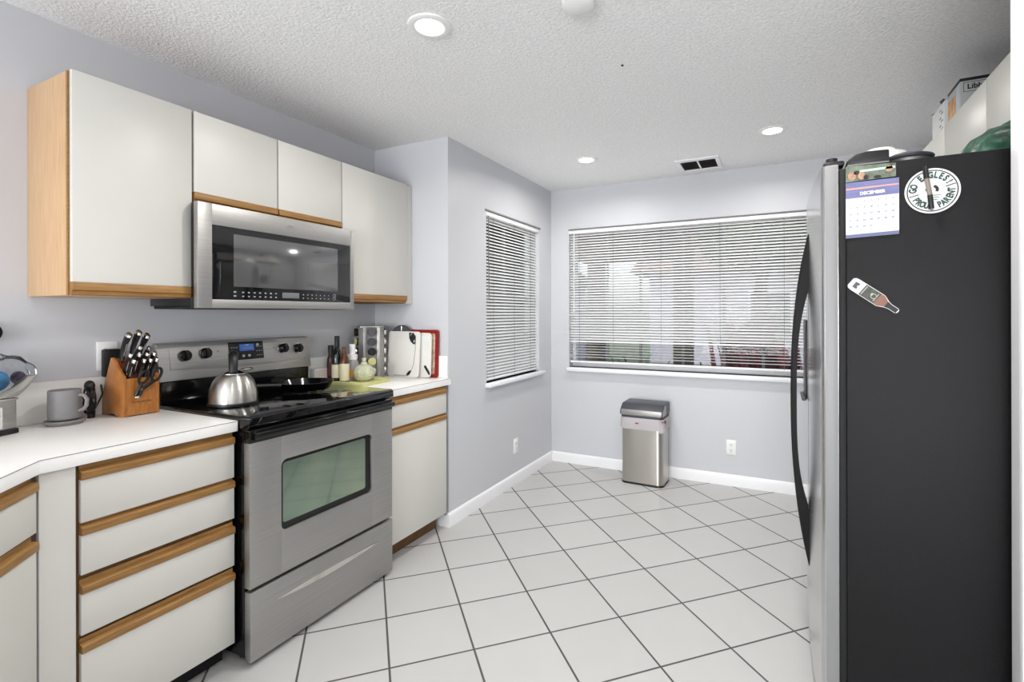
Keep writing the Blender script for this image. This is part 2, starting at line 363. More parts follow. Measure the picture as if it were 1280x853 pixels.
# blinds
def blind(name, label, plane, wall, u0, u1, ztop, zbot, closed_from, tilt_open, cords, wand_u, wand_len):
    r = thing(name, label, 'window blind', (0, 0, 0))
    def P(u, d, z): return (wall + d, u, z) if plane == 'x' else (u, wall - d, z)   # d = into the room
    def bx(mb, a0, a1, d0, d1, v0, v1, bev=.002):
        if plane == 'x': mb.box(wall + d0, wall + d1, a0, a1, v0, v1, bev)
        else: mb.box(a0, a1, wall - d1, wall - d0, v0, v1, bev)
    dc = -.032
    h = MB(); bx(h, u0 - .004, u1 + .004, dc - .022, dc + .034, ztop - .030, ztop); h.build('headrail', M['slat'], r)
    if plane == 'x': h = MB(); bx(h, u0 - .02, u1 + .02, .0, .012, ztop, ztop + .012); h.build('gap_shade', M['grey'], r)  # grey strip drawn in as the shadow gap above the headrail
    else: h = MB(); bx(h, u0 - .004, u1 + .004, .0, .012, ztop + .001, ztop + .011); h.build('gap_shade', M['grey'], r)  # same painted gap shade for the back window
    sl = MB(); t = bmesh.new(); pitch, wd = .0236, .0285
    z = ztop - .045
    while z > zbot + .02:
        a = math.radians(41) if z > closed_from else math.radians(tilt_open)
        # cross-section: slightly crowned strip, outer edge raised
        row = []
        for k in range(4):
            q = (k / 3 - .5) * wd; c = .0016 * (1 - (2 * k / 3 - 1) ** 2)
            d = dc - (q * math.cos(a) - c * math.sin(a)); zz = z + q * math.sin(a) + c * math.cos(a)
            row.append((t.verts.new(P(u0, d, zz)), t.verts.new(P(u1, d, zz))))
        for k in range(3): t.faces.new((row[k][0], row[k][1], row[k + 1][1], row[k + 1][0]))
        z -= pitch
    sl.merge(t); sl.build('slats', M['slatv'], r)
    br = MB(); bx(br, u0, u1, dc - .014, dc + .014, zbot - .012, zbot + .006, .005)
    if closed_from > zbot + .05: bx(br, u0, u1, dc - .014, dc + .016, closed_from - .018, closed_from - .004, .003)
    br.build('bottom_rail', M['slat'], r)
    for u in cords:
        c = MB(); c.tube([P(u, dc + .0155, ztop - .03), P(u, dc + .0155, zbot)], .0011, 6); c.build('cord', M['grey'], r)
    wd_ = MB(); wd_.tube([P(wand_u, dc + .035, ztop - .03), P(wand_u, dc + .038, ztop - wand_len)], .0042, 8); wd_.build('wand', M['white'] if plane == 'y' else M['grey'], r)
    return r
blind('window_blind', 'narrow white slatted blind with open slats on the tall side window', 'x', XW, W1[0] + .004, W1[1] - .006, 2.072, .868, 0.0, 10, [3.12, 3.44, 3.72], 3.02, .62)
blind('window_blind', 'wide white slatted blind lowered over the back window above the trash can', 'y', YB, W2[0] + .004, W2[1] - .006, 2.083, .912, 1.102, 8, [-1.59, -1.28, -.87, -.41, .04], -1.635, .75)

# ------------------------------------------------------------------ ceiling fixtures
def can_light(x, y, label):
    r = thing('recessed_light', label, 'ceiling light', (x, y, ZC), group='recessed ceiling lights')
    t = MB(); t.lathe([(.052, -.001), (.056, -.007), (.072, -.009), (.082, -.005), (.084, 0), (.052, 0)], cap0=False, cap1=False); t.build('trim_ring', M['white'], r)
    l = MB(); l.lathe([(0, -.0015), (.053, -.0015), (.053, .0), (0, 0)]); l.build('lens', M['glow'], r)
    a = area('lamp', (0, 0, -.011), (0, 0, 0), .10, .10, CAN_W, (1.0, .975, .94), math.radians(165), 'DISK'); a.parent = r
    return r
can_light(-1.208, 1.535, 'round recessed ceiling light nearest the upper kitchen cabinets')
can_light(-1.245, 3.375, 'round recessed ceiling light left of the ceiling vent by the side window')
can_light(-0.03, 3.345, 'round recessed ceiling light right of the ceiling vent')
for x, y in ((-.03, 1.5), (-.03, -.3), (-1.21, -2.3), (.6, -2.3), (-.3, -4.0)):  # extra lights out of view, added for fill
    can_light(x, y, 'round recessed ceiling light added out of view to fill the room')
b = MB(); b.lathe([(0, -.03), (.045, -.03), (.058, -.022), (.06, 0), (0, 0)])
tag(b.build('smoke_detector', M['white'], None, (-.636, 1.645, ZC)), 'small round white ceiling fitting cut off by the top edge of the photo', 'smoke detector')
b = MB(); b.lathe([(0, -.004), (.006, -.003), (.006, 0), (0, 0)], seg=12)
tag(b.build('ceiling_hook', M['black'], None, (-.626, 2.165, ZC)), 'tiny dark hook stub in the middle of the bare ceiling', 'hook')
v = thing('ceiling_vent', 'rectangular white ceiling vent with two dark grille openings', 'vent', (-.527, 3.855, ZC))
b = MB()
for (x0, x1, y0, y1) in ((-.152, .152, -.165, -.112), (-.152, .152, .112, .165), (-.152, -.122, -.112, .112), (.122, .152, -.112, .112), (-.006, .006, -.112, .112)): b.box(x0, x1, y0, y1, -.010, 0, .002)
b.build('vent_frame', M['trim'], v)
b = MB(); b.box(-.124, .124, -.114, .114, -.002, 0); b.build('duct_opening', M['blackmatte'], v)
b = MB()
for k in range(12):
    y = -.10 + k * .018
    b.prism([(y - .008, -.009), (y - .007, -.009), (y + .007, -.003), (y + .006, -.003)], 'x', -.122, .122)
b.build('louver', mat('grey_louver', (140, 136, 130), .6), v)  # louvers one even grey, darker than the frame

# ------------------------------------------------------------------ wall outlets
def outlet(loc, rot, label):
    r = thing('wall_outlet', label, 'outlet', loc, rot)          # local: faces -Y
    b = MB(); b.box(-.035, .035, -.006, 0, -.058, .058, .003); b.build('cover_plate', M['white'], r)
    for dz in (-.021, .021):
        b = MB(); b.prism(rrect(-.017, .017, dz - .015, dz + .015, .008), 'y', -.0085, -.005); o = b.build('socket', M['trim'], r)
        b = MB(); b.box(-.008, -.005, -.0092, -.0084, dz - .002, dz + .008); b.box(.005, .008, -.0092, -.0084, dz - .002, dz + .007); b.cyl((0, -.0092, dz - .009), (0, -.0084, dz - .009), .003, 10)
        b.build('slot', M['greyd'], o)
    return r
outlet((-.33, YB, .298), 0, 'white duplex outlet low on the back wall right of the trash can')
outlet((XW, 3.42, .30), PI / 2, 'white duplex outlet low on the side wall under the tall window')
outlet((XK, 1.035, 1.172), PI / 2, 'white wall outlet behind the wooden knife block')
# ------------------------------------------------------------------ kitchen cabinets (left run)
# local frame of a front: +X out of the cabinet face, +Y along the run, z up
PULL_TOP = [(-.018, -.036), (.004, -.036), (.006, -.032), (.006, -.015), (.001, -.011), (-.012, -.009), (-.012, .004), (-.018, .004)]
PULL_BOT = [(-.018, .045), (.003, .045), (.005, .041), (.005, .018), (-.004, .014), (-.004, .003), (-.010, .0), (-.018, .0)]
def front(root, name, y0, y1, z0, z1, pull='top'):
    b = MB(); b.box(-.018, 0, y0, y1, z0, z1, .0015); d = b.build(name, M['lam'], root)
    b = MB()
    if pull == 'top': b.prism([(x, z1 + z + .036) for x, z in PULL_TOP], 'y', y0, y1)
    else: b.prism([(x, z0 + z - .045) for x, z in PULL_BOT], 'y', y0, y1)
    b.build('pull', M['oak'], d); return d
def carcass(root, y0, y1, z0, z1, depth, m, x1=-.020, toe=True, tm=None):
    b = MB(); b.box(-depth, x1, y0, y1, z0, z1, .001)
    o = b.build('carcass', m, root)
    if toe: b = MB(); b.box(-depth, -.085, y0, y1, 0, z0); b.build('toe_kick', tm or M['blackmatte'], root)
    return o
ZT, ZU = .937, .897     # worktop top and underside
XD = -1.85              # drawer face plane
r = thing('base_cabinet', 'white four-drawer base cabinet with oak pull strips left of the stove', 'cabinet', (XD, 0, 0))
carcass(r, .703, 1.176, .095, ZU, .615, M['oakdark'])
for z0, z1 in ((.722, .850), (.567, .685), (.388, .511), (.094, .335)): front(r, 'drawer', .712, 1.171, z0, z1)
b = MB(); b.box(-.018, .0, .619, .7, .0, ZU - .001, .001); b.build('filler_panel', M['lam'], r)
r = thing('base_cabinet', 'angled white corner cabinet at the left edge with one drawer over a door', 'cabinet', (XD, .617, 0), PI / 4)
carcass(r, -.62, -.004, .095, ZU, .40, M['oakdark'])
front(r, 'drawer', -.62, -.005, .735, .850); front(r, 'door', -.62, -.005, .094, .685)
r = thing('base_cabinet', 'white base cabinet with drawer and door right of the stove', 'cabinet', (XD + .008, 0, 0))
carcass(r, 1.985, 2.497, .108, ZU, .62, M['oakdark'], tm=M['oakdark'])
front(r, 'drawer', 1.99, 2.494, .730, .850); front(r, 'door', 1.99, 2.494, .108, .690)
b = MB(); b.box(-.6, -.012, 2.499, 2.516, 0.09, ZU, .001); b.build('side_panel', M['grey'], r)
# worktops
def worktop(name, label, poly, splash, edge):
    r = thing(name, label, 'worktop', (0, 0, 0))
    b = MB(); b.prism(poly, 'z', ZU, ZT, .002); b.build('counter_slab', M['ctop'], r)
    b = MB()
    for q in splash: b.box(*q, .003)
    b.build('backsplash', M['ctop'], r)
    b = MB(); n = edge
    for p, q in zip(n, n[1:]):
        d = (Vector((q[0], q[1], 0)) - Vector((p[0], p[1], 0))).normalized() * .0; b.tube([(p[0], p[1], ZT - .0022), (q[0], q[1], ZT - .0022)], .0011, 6)
    b.build('edge_seam', M['grey'], r); return r
worktop('worktop', 'white laminate worktop left of the stove with angled corner', [(XK + .001, -.5), (-1.40, -.5), (-1.40, .179), (-1.838, .617), (-1.838, 1.178), (XK + .001, 1.178)], [(XK + .001, XK + .016, -.5, 1.178, ZT, 1.09)], [(-1.40, .179), (-1.838, .617), (-1.838, 1.178)])
worktop('worktop', 'short white worktop between the stove and the wall corner', [(XK + .001, 1.968), (-1.838, 1.968), (-1.838, YJ - .001), (XK + .001, YJ - .001)], [(XK + .001, XK + .016, 1.968, YJ - .001, ZT, 1.085), (XK + .016, XW - .002, YJ - .014, YJ - .001, ZT, 1.075)], [(-1.838, 1.970), (-1.838, YJ - .003)])
# upper cabinets
XU = -2.135
r = thing('wall_cabinet', 'tall white wall cabinet with a bare wood side left of the microwave', 'cabinet', (XU, 0, 0))
b = MB(); b.box(XK - XU + .001, -.020, .797, 1.183, 1.407, 2.17, .001); b.build('carcass', M['maple'], r)
front(r, 'door', .800, 1.180, 1.452, 2.172, 'bottom')
b = MB(); b.box(-.030, -.0185, .7945, .7985, 1.407, 2.17, .001); b.build('edge_strip', M['oak'], r)
r = thing('wall_cabinet', 'short white two-door wall cabinet directly above the microwave', 'cabinet', (XU, 0, 0))
b = MB(); b.box(XK - XU + .001, -.020, 1.187, 1.947, 1.800, 2.17, .001); b.build('carcass', M['oakdark'], r)
front(r, 'door', 1.189, 1.562, 1.842, 2.172, 'bottom'); front(r, 'door', 1.568, 1.946, 1.842, 2.172, 'bottom')
r = thing('wall_cabinet', 'tall white wall cabinet right of the microwave by the wall corner', 'cabinet', (XU, 0, 0))
b = MB(); b.box(XK - XU + .001, -.020, 1.951, 2.474, 1.407, 2.17, .001); b.build('carcass', M['oakdark'], r)
front(r, 'door', 1.954, 2.472, 1.455, 2.172, 'bottom')
b = MB(); b.box(-.030, -.012, 2.4755, YJ - .002, 1.407, 2.172, .001); b.build('filler_panel', M['lam'], r)

# ------------------------------------------------------------------ microwave
r = thing('microwave', 'stainless over-range microwave with black glass door under the short cabinet', 'microwave', (XK, 0, 1.364))
b = MB(); b.box(.002, .366, 1.19, 1.95, .012, .432, .003); b.box(.343, .366, 1.171, 1.973, .006, .430, .001); b.build('body', M['blackgloss'], r)
b = MB(); b.box(.02, .37, 1.195, 1.945, .0, .014, .004); b.build('underside_vent', M['blackmatte'], r)
b = MB(); b.box(.24, .30, 1.70, 1.78, -.003, .002, .001); b.build('lamp_cover', M['mark'], r)
F = .395                      # front plane, local x
dr = MB()
y0, y1, z0, z1, gy0, gy1, gz0, gz1 = 1.168, 1.976, .002, .430, 1.224, 1.953, .038, .345
for q in ((y0, gy0, z0, z1), (gy1, y1, z0, z1), (gy0, gy1, z0, gz0), (gy0, gy1, gz1, z1)): dr.box(.367, F, q[0], q[1], q[2], q[3], .0012)
door = dr.build('door', M['steel'], r)
b = MB(); b.box(.369, F - .003, gy0 + .0005, gy1 - .0005, gz0 + .0005, gz1 - .0005, .001); gl = b.build('window', M['mwglass'], door)
b = MB(); b.box(F - .0032, F - .0026, 1.315, 1.868, .095, .318, .0002); b.build('screen', M['mwmesh'], door)
b = MB(); b.box(F - .0032, F - .0024, 1.545, 1.635, .052, .078, .0002); b.build('display', M['lcdgrey'], door)
b = MB()
for rowz in (.052, .069):
    for k in range(7): b.box(F - .003, F - .0022, 1.352 + k * .026, 1.360 + k * .026, rowz, rowz + .0045)
    for k in range(7): b.box(F - .003, F - .0022, 1.656 + k * .025, 1.661 + k * .025, rowz, rowz + .0045)
    b.box(F - .003, F - .0022, 1.315, 1.325, rowz, rowz + .006)
    b.tube([(F - .0024, 1.845 + .008 * math.cos(a), rowz + .004 + .007 * math.sin(a)) for a in [2 * PI * i / 12 for i in range(12)]], .0009, 5, True)
b.build('key_marks', M['mark'], door)
b = MB(); b.tube([(F + .0004, 1.585 + .024 * math.cos(a), .388 + .006 * math.sin(a)) for a in [2 * PI * i / 20 for i in range(20)]], .0012, 6, True); b.text('W', .020, face_px(F + .0006, 1.585, .388), .0006, bold=.0006); b.build('emblem', M['chrome'], door)

# ------------------------------------------------------------------ stove
SX = -1.785
r = thing('range_stove', 'stainless electric range with black glass top and oven door', 'stove', (SX, 1.186, 0))   # local y 0..0.768
SW = .768
b = MB(); b.box(-.655, -.035, .004, SW - .004, .03, .905, .003)
for yy in (.03, SW - .06):
    b.cyl((-.60, yy + .015, 0), (-.60, yy + .015, .03), .016, 12); b.cyl((-.10, yy + .015, 0), (-.10, yy + .015, .03), .016, 12)
b.build('body', M['blackgloss'], r)
b = MB(); b.prism([(-.60, .905), (-.60, .950), (-.008, .953), (.004, .946), (.006, .918), (-.004, .905)], 'y', -.004, SW + .004, .002); ck = b.build('cooktop', M['ceran'], r)
rings = [(-.185, .195, .088), (-.185, .575, .075), (-.42, .195, .072), (-.42, .575, .098)]
for x, y, rad in rings:
    b = MB()
    for rr in (rad, rad * .62): b.lathe([(rr - .0016, .0001), (rr + .0016, .0001), (rr + .0016, .0006), (rr - .0016, .0006), (rr - .0016, .0001)], (x, y, .9517), 40, False, False)
    b.build('burner_ring', M['ring'], ck)
# oven door
dz0, dz1 = .300, .905
b = MB()
wy0, wy1, wz0, wz1 = .135, .625, .470, .755
for q in ((.002, wy0, dz0, .862), (wy1, SW - .002, dz0, .862), (wy0, wy1, dz0, wz0), (wy0, wy1, wz1, .862)): b.box(-.033, 0, q[0], q[1], q[2], q[3], .0008)
# rounded inner corners of the window cut-out
for (cy, cz, sy, sz) in ((wy0, wz0, 1, 1), (wy1, wz0, -1, 1), (wy0, wz1, 1, -1), (wy1, wz1, -1, -1)):
    R = .025
    pts = [(cy, cz)] + [(cy + sy * (R - R * math.sin(a)), cz + sz * (R - R * math.cos(a))) for a in [PI / 2 * i / 6 for i in range(7)]]
    b.prism(pts, 'x', -.02, -.0002)
od = b.build('oven_door', M['steel'], r)
b = MB(); b.prism(rrect(wy0 - .004, wy1 + .004, wz0 - .004, wz1 + .004, .025), 'x', -.024, -.010); b.build('window_frame', M['blackgloss'], od)
b = MB(); b.prism(rrect(wy0 + .012, wy1 - .035, wz0 + .028, wz1 - .014, .012), 'x', -.011, -.0085); b.build('window', M['ovenglass'], od)
b = MB(); b.box(-.030, .002, .0, SW, .850, .902, .004); b.build('door_top', M['blackgloss'], od)
b = MB(); b.prism([(.002, .862), (.026, .868), (.032, .880), (.028, .892), (.002, .896)], 'y', .012, SW - .012, .003); b.build('handle', M['blackgloss'], od)
# storage drawer
b = MB(); b.box(-.033, .002, .002, SW - .002, .022, .286, .004); sd = b.build('storage_drawer', M['steel'], r)
n = 24; top = []; bot = []
for i in range(n + 1):
    t = i / n; y = .105 + t * .555; top.append((y, .213 + .006 * math.sin(PI * t))); bot.append((y, .213 - .017 * math.sin(PI * t) ** 0.8))
b = MB(); b.prism(top + bot[::-1][1:-1], 'x', .0018, .010, .0); b.build('handle', M['chrome'], sd)
# backguard
b = MB(); b.prism([(-.683, .93), (-.683, 1.20), (-.655, 1.215), (-.625, 1.21), (-.600, 1.046), (-.632, 1.04), (-.632, .93)], 'y', 0, SW, .004); bk = b.build('backguard', M['steel'], r)
b = MB(); b.prism([(-.640, .945), (-.640, 1.045), (-.606, 1.043), (-.612, .945)], 'y', .012, SW - .012, .002); b.build('black_riser', M['blackgloss'], r)
# control panel face is tilted: helper matrix, local u along y, v up the face, w out
p0 = Vector((-.600, 0, 1.046)); pt = Vector((-.625, 0, 1.21)); vdir = (pt - p0).normalized(); wdir = Vector((vdir.z, 0, -vdir.x))
PM = Matrix(((0, vdir.x, wdir.x, p0.x), (1, 0, 0, 0), (0, vdir.z, wdir.z, p0.z), (0, 0, 0, 1)))
b = MB(); b.M = PM
b.prism([(.045, .048)] + [(.045 + .69 * i / 12, .050 - .012 * math.sin(PI * i / 12)) for i in range(1, 12)] + [(.735, .048), (.735, .150), (.045, .150)], 'z', .0, .004, .0012); b.build('control_panel', M['steel'], bk)
for u, vv in ((.105, .108), (.195, .113), (.60, .112), (.690, .106)):
    b = MB(); b.M = PM; b.lathe([(.031, .003), (.030, .007), (.0255, .007)], (u, vv, 0), 28, False, False); kn = None
    bz = b.build('knob_bezel', M['chrome'], bk)
    b = MB(); b.M = PM; b.lathe([(.0255, .003), (.024, .022), (.020, .026), (0, .026)], (u, vv, 0), 28); b.box(u - .006, u + .006, vv - .023, vv + .023, .010, .034, .003); b.build('knob', M['blackgloss'], bk)
b = MB(); b.M = PM; b.box(.305, .485, .068, .158, .003, .006, .002); dp = b.build('display_panel', M['black'], bk)
b = MB(); b.M = PM; b.box(.360, .435, .112, .146, .0055, .0066, .0005); b.build('display', M['lcd'], dp)
b = MB(); b.M = PM
for k in range(3):
    for j in range(3): b.box(.316 + j * .013, .324 + j * .013, .084 + k * .022, .089 + k * .022, .0055, .0066); b.box(.446 + j * .012, .453 + j * .012, .084 + k * .022, .089 + k * .022, .0055, .0066)
b.box(.372, .428, .122, .128, .0064, .0070)
b.build('key_marks', M['grey'], dp)
for u, vv in ((.377, .087), (.407, .087), (.455, .140)):
    b = MB(); b.M = PM; b.lathe([(.007, .0055), (.0065, .0075), (0, .0075)], (u, vv, 0), 14); b.build('round_key', M['mark'], dp)
b = MB(); b.M = PM; b.tube([(.39 + .032 * math.cos(a), .020 + .007 * math.sin(a), .001) for a in [2 * PI * i / 20 for i in range(20)]], .0016, 6, True); b.text('W', .02, Matrix.Translation((.39, .020, .0015)), .0006, bold=.0012); b.box(.375, .405, .0165, .0235, .0, .0014); b.build('emblem', M['chrome'], bk)
for u in (.255, .545):
    b = MB(); b.M = PM; b.lathe([(.003, .003), (.003, .0048), (0, .0048)], (u, .12, 0), 10); b.build('indicator_dot', M['greyd'], bk)
# ------------------------------------------------------------------ on the stove
ZCK = .9535
r = thing('kettle', 'brushed steel whistling kettle with black handle on the front left burner', 'kettle', (-2.112, 1.334, ZCK), math.radians(147))
prof = [(0, 0), (.090, 0), (.094, .006), (.094, .018), (.093, .042), (.088, .070), (.078, .098), (.063, .120), (.046, .132), (0, .136)]
b = MB(); b.lathe(prof, seg=56); b.build('body', M['kettle'], r)
b = MB(); b.lathe([(.086, -.0005), (.0955, .001), (.0965, .007), (.095, .012), (.08, .012)], seg=56, cap0=True, cap1=False); b.build('base_ring', M['black'], r)
b = MB(); b.lathe([(.048, .126), (.048, .133), (.043, .137), (.030, .144), (.012, .148), (0, .148)], seg=40); ld = b.build('lid', M['chrome'], r)
b = MB(); b.tube([(.052, 0, .126), (.066, 0, .142), (.082, 0, .154)], [.017, .014, .011], 16); b.build('spout', M['kettle'], r)
hp = [(-.040, 0, .138), (-.034, 0, .168), (-.022, 0, .196), (.0, 0, .211), (.028, 0, .213), (.052, 0, .205)]
b = MB(); b.tube(hp, [.013, .014, .015, .016, .016, .012], 14, flat=1.25); b.tube([(.052, 0, .205), (.056, 0, .188), (.046, 0, .172)], [.012, .011, .008], 12); b.build('handle', M['black'], r)

r = thing('skillet', 'low black frying pan on the rear right burner of the stove', 'pan', (-2.19, 1.765, ZCK))
b = MB(); b.lathe([(0, 0), (.105, 0), (.112, .004), (.130, .038), (.133, .040), (.128, .041), (.109, .008), (0, .006)], seg=56); b.build('pan_body', M['blackgloss'], r)
b = MB(); b.tube([(-.02, -.130, .032), (-.04, -.17, .036), (-.075, -.245, .040), (-.10, -.30, .040)], [.010, .011, .012, .009], 12); b.build('handle', M['black'], r)

# ------------------------------------------------------------------ left worktop
r = thing('mug', 'stone grey mug standing on a round grey coaster left of the knife block', 'mug', (-2.360, .862, ZT + .018), math.radians(35))
b = MB(); b.lathe([(0, .0), (.040, .0), (.046, .006), (.047, .02), (.047, .105), (.0455, .109), (.043, .105), (.042, .012), (0, .010)], seg=48); b.build('mug_body', M['mug'], r)
b = MB(); b.tube([(.044, 0, .088), (.062, 0, .088), (.073, 0, .072), (.071, 0, .048), (.060, 0, .034), (.044, 0, .030)], .0065, 12); b.build('handle', M['mug'], r)
r = thing('coaster_warmer', 'flat round grey warming coaster under the grey mug', 'coaster', (-2.360, .862, ZT))
b = MB(); b.lathe([(0, .0), (.048, .0), (.057, .008), (.059, .013), (.056, .017), (.047, .0145), (0, .0145)], seg=48); b.build('coaster_body', M['mug'], r)
b = MB(); b.lathe([(0, 0), (.048, 0), (.048, -.0005), (0, -.0005)]); b.build('foot_ring', M['black'], r)
pts = []
for i in range(64):
    a = i * .55; pts.append((.020 * math.cos(a) * (1 + .1 * math.sin(3.1 * i)), .012 * math.sin(a * 1.3), .068 + .050 * math.sin(a)))
pts += [(.0, .02, .035), (-.012, .035, .060), (-.022, .05, .085), (-.045, .055, .120)]
b = MB(); b.tube(pts, .0032, 7); b.ball((0, 0, .125), (.023, .016, .022)); b.cyl((.002, .004, 0), (.004, .004, .02), .012, 12)
cd = b.build('power_cord', M['black'], r, (-.048, .092, 0)); cd['label'] = 'bundled black power cord'
b = MB(); b.box(0, .028, -.030, .030, -.060, .052, .006); b.box(.028, .031, -.02, .02, -.045, .04, .002)
r = b.build('power_adapter', M['black'], None, (XK + .012, 1.040, 1.148)); tag(r, 'black plug-in power adapter in the outlet behind the knife block', 'adapter')

# knife block: local x = toward the room, y = along wall, z up
KX, KY = -2.292, 1.012
r = thing('knife_block', 'honey wood knife block with sloping slotted front beside the stove', 'knife block', (KX, KY, ZT))
prof = [(0, .0), (0, .155), (-.082, .232), (-.092, .232), (-.135, .140), (-.160, .075), (-.168, .022), (-.162, .0), (-.120, .0), (-.10, .008), (-.065, .008), (-.045, .0)]
b = MB()
b.prism(prof, 'y', 0, .012, .0012); b.prism(prof, 'y', .115, .127, .0012)
b.prism([(0, 0.004), (0, .150), (-.010, .150), (-.010, .004)], 'y', .012, .115); b.prism([(-.085, .228), (-.134, .138), (-.16, .075), (-.165, .02), (-.155, .02), (-.12, .14), (-.08, .2)], 'y', .012, .115)
b.build('wood_shell', M['block'], r)
st = [(-.010, .006), (-.010, .140), (-.024, .140), (-.026, .160), (-.048, .160), (-.050, .184), (-.068, .184), (-.070, .212), (-.084, .218), (-.125, .135), (-.15, .07), (-.15, .006)]
b = MB(); b.prism(st, 'y', .0125, .1145); b.build('slot_insert', M['blockred'], r)
b = MB()
for k in range(11): b.box(-.0004, .0007, .032 + k * .006, .036 + k * .006, .052, .057 + .002 * (k % 3 == 0))
b.build('maker_mark', M['oakdark'], r)
kd = Vector((.42, .03, .907)).normalized()
def knife(x, y, z, L, wid, label, bend=.014):
    base = Vector((KX + x, KY + y, ZT + z))
    q = thing('kitchen_knife', label, 'knife', base, group='black handled knives in the block')
    pts = [kd * (L * t) + Vector((bend * math.sin(PI * t) * -.6, 0, bend * .5 * math.sin(PI * t))) for t in (0, .18, .4, .65, .88, .97)]
    b = MB(); b.tube(pts, [wid * .8, wid * .82, wid * .9, wid, wid * 1.12, wid * 1.1], 12, flat=.62); b.build('handle', M['black'], q)
    e = pts[-1]; b = MB(); b.tube([e - kd * .004, e + kd * .006, e + kd * .010], [wid * 1.16, wid * 1.1, wid * .7], 12, flat=.64); b.build('end_cap', M['chrome'], q)
    b = MB(); b.tube([-kd * .003, kd * .007], [wid * .84, wid * .84], 12, flat=.66); b.build('bolster', M['chrome'], q)
    b = MB(); b.tube([pts[1] + Vector((wid * .78, 0, -.002)), pts[3] + Vector((wid * .98, 0, -.002)), pts[4] + Vector((wid * 1.0, 0, -.002))], .0013, 6); b.build('tang', M['chrome'], q)
ht = .0012
for i, (y, L, w_) in enumerate(((.030, .118, .0150), (.062, .128, .0150), (.094, .112, .0150))):
    knife(-.078, y, .216, L, w_, ('leftmost large knife in the top row of the knife block', 'tall middle large knife in the top row of the knife block', 'right large knife in the top row of the knife block')[i])
knife(-.060, .098, .187, .085, .0105, 'right knife of the second row of the knife block, under the large ones')
knife(-.060, .066, .187, .092, .0105, 'knife in the middle of the second row of the knife block')
for i, y in enumerate((.024, .054, .081, .106)):
    knife(-.038, y, .1625, .088, .0095, ('first small knife from the left in the upper steak-knife row', 'second small knife from the left in the upper steak-knife row', 'third small knife from the left in the upper steak-knife row', 'rightmost small knife in the upper steak-knife row')[i])
for i, y in enumerate((.027, .062, .084, .106)):
    knife(-.018, y, .143, .084, .0095, ('first small knife from the left in the lowest knife-block row', 'second small knife from the left in the lowest knife-block row', 'third small knife from the left in the lowest knife-block row', 'rightmost small knife in the lowest knife-block row')[i])
r = thing('kitchen_scissors', 'black looped kitchen scissors hanging at the front of the knife block', 'scissors', (KX + .010, KY + .048, ZT + .098))
for k, (y0, y1) in enumerate(((0, .002), (.004, .046))):
    c = Vector((.018 + .003 * k, y1 + .008, .056 + .006 * k)); lp = []
    for i in range(18):
        a = 2 * PI * i / 18; lp.append(c + Vector((.35 * .026 * math.sin(a), .0155 * math.cos(a) + .004 * math.sin(a), .026 * math.sin(a))))
    b = MB(); b.tube(lp, .0052, 8, True); b.tube([c + Vector((-.009, -.004, -.024)), Vector((.010, y0 - .004 + .006 * k, .008)), Vector((.004, -.012 + .012 * k, -.020))], [.0065, .007, .0055], 10); b.build('handle', M['black'], r)
b = MB(); b.ball((.006, -.006, -.022), (.006, .010, .006)); b.cyl((.010, .002, .008), (.018, .002, .008), .005, 12); b.build('pivot', M['chrome'], r)

# steel canister with bag at the far left
r = thing('steel_canister', 'stainless box canister with a white label and raised foil flap at the left edge', 'canister', (-2.356, .716, ZT), math.radians(20))
b = MB(); b.box(-.085, .03, -.22, .0, .016, .118, .008); b.build('body', M['steel'], r)
b = MB(); b.box(-.088, .033, -.223, .003, 0, .018, .004); b.build('base', M['black'], r)
b = MB(); b.box(-.087, .032, -.222, .002, .114, .122, .003); b.build('rim', M['chrome'], r)
b = MB(); b.box(.030, .0316, -.215, -.045, .024, .095, .0005); lb = b.build('paper_label', M['magnet'], r)
b = MB(); b.text('PS', .030, face_px(.0318, -.066, .072), .0003, bold=.0008); b.text('NIC', .015, face_px(.0318, -.066, .050), .0003)
for k in range(3): b.box(.0314, .032, -.10, -.055, .030 + k * .004, .0312 + k * .004)
b.build('label_print', M['inkblack'], lb)
b = MB(); b.prism([(-.05, .124), (.0, .124), (.030, .150), (.062, .190), (.050, .186), (.015, .150), (-.02, .136)], 'x', -.020, .030, .001); b.build('foil_flap', mat('dull_foil', (158, 156, 148), .5, .4), r)
r = thing('plastic_bag', 'clear plastic bag of balls standing on the steel canister', 'bag', (-2.40, .700, ZT + .123))
t = bmesh.new(); bmesh.ops.create_icosphere(t, subdivisions=4, radius=1)
rnd = random.Random(3)
for v_ in t.verts:
    k = 1 + .10 * math.sin(7 * v_.co.x + 3 * v_.co.z) * math.cos(6 * v_.co.y) + .03 * rnd.random()
    v_.co = Vector((v_.co.x * .038 * k, v_.co.y * .090 * k, .072 + v_.co.z * .069 * k))
b = MB(); b.merge(t); b.build('film', M['clear'], r, angle=60)
b = MB(); b.ball((0, 0, 0), (.030, .034, .036), 28, 18); tag(b.build('ball', mat('sky_blue_rubber', (62, 150, 205), .45), None, (-2.398, .694, ZT + .176)), 'sky blue ball inside the clear bag on the canister', 'ball')
b = MB(); b.ball((0, 0, 0), (.019, .020, .023), 24, 16); tag(b.build('ball', mat('mottled_purple_rubber', (92, 70, 104), .45, var=(60, 0), col2=(40, 34, 48)), None, (-2.400, .750, ZT + .182)), 'small mottled purple ball inside the clear bag on the canister', 'ball')
r = thing('serving_spoon', 'black rounded utensil head at the extreme left photo edge above the bag', 'utensil', (-2.440, .684, ZT + .002))
b = MB(); b.ball((0, 0, .340), (.008, .040, .036), 20, 12); b.build('head', M['black'], r)
b = MB(); b.tube([(0, 0, .312), (0, -.09, .16), (0, -.14, 0)], [.006, .005, .006], 8); b.build('handle', M['black'], r)

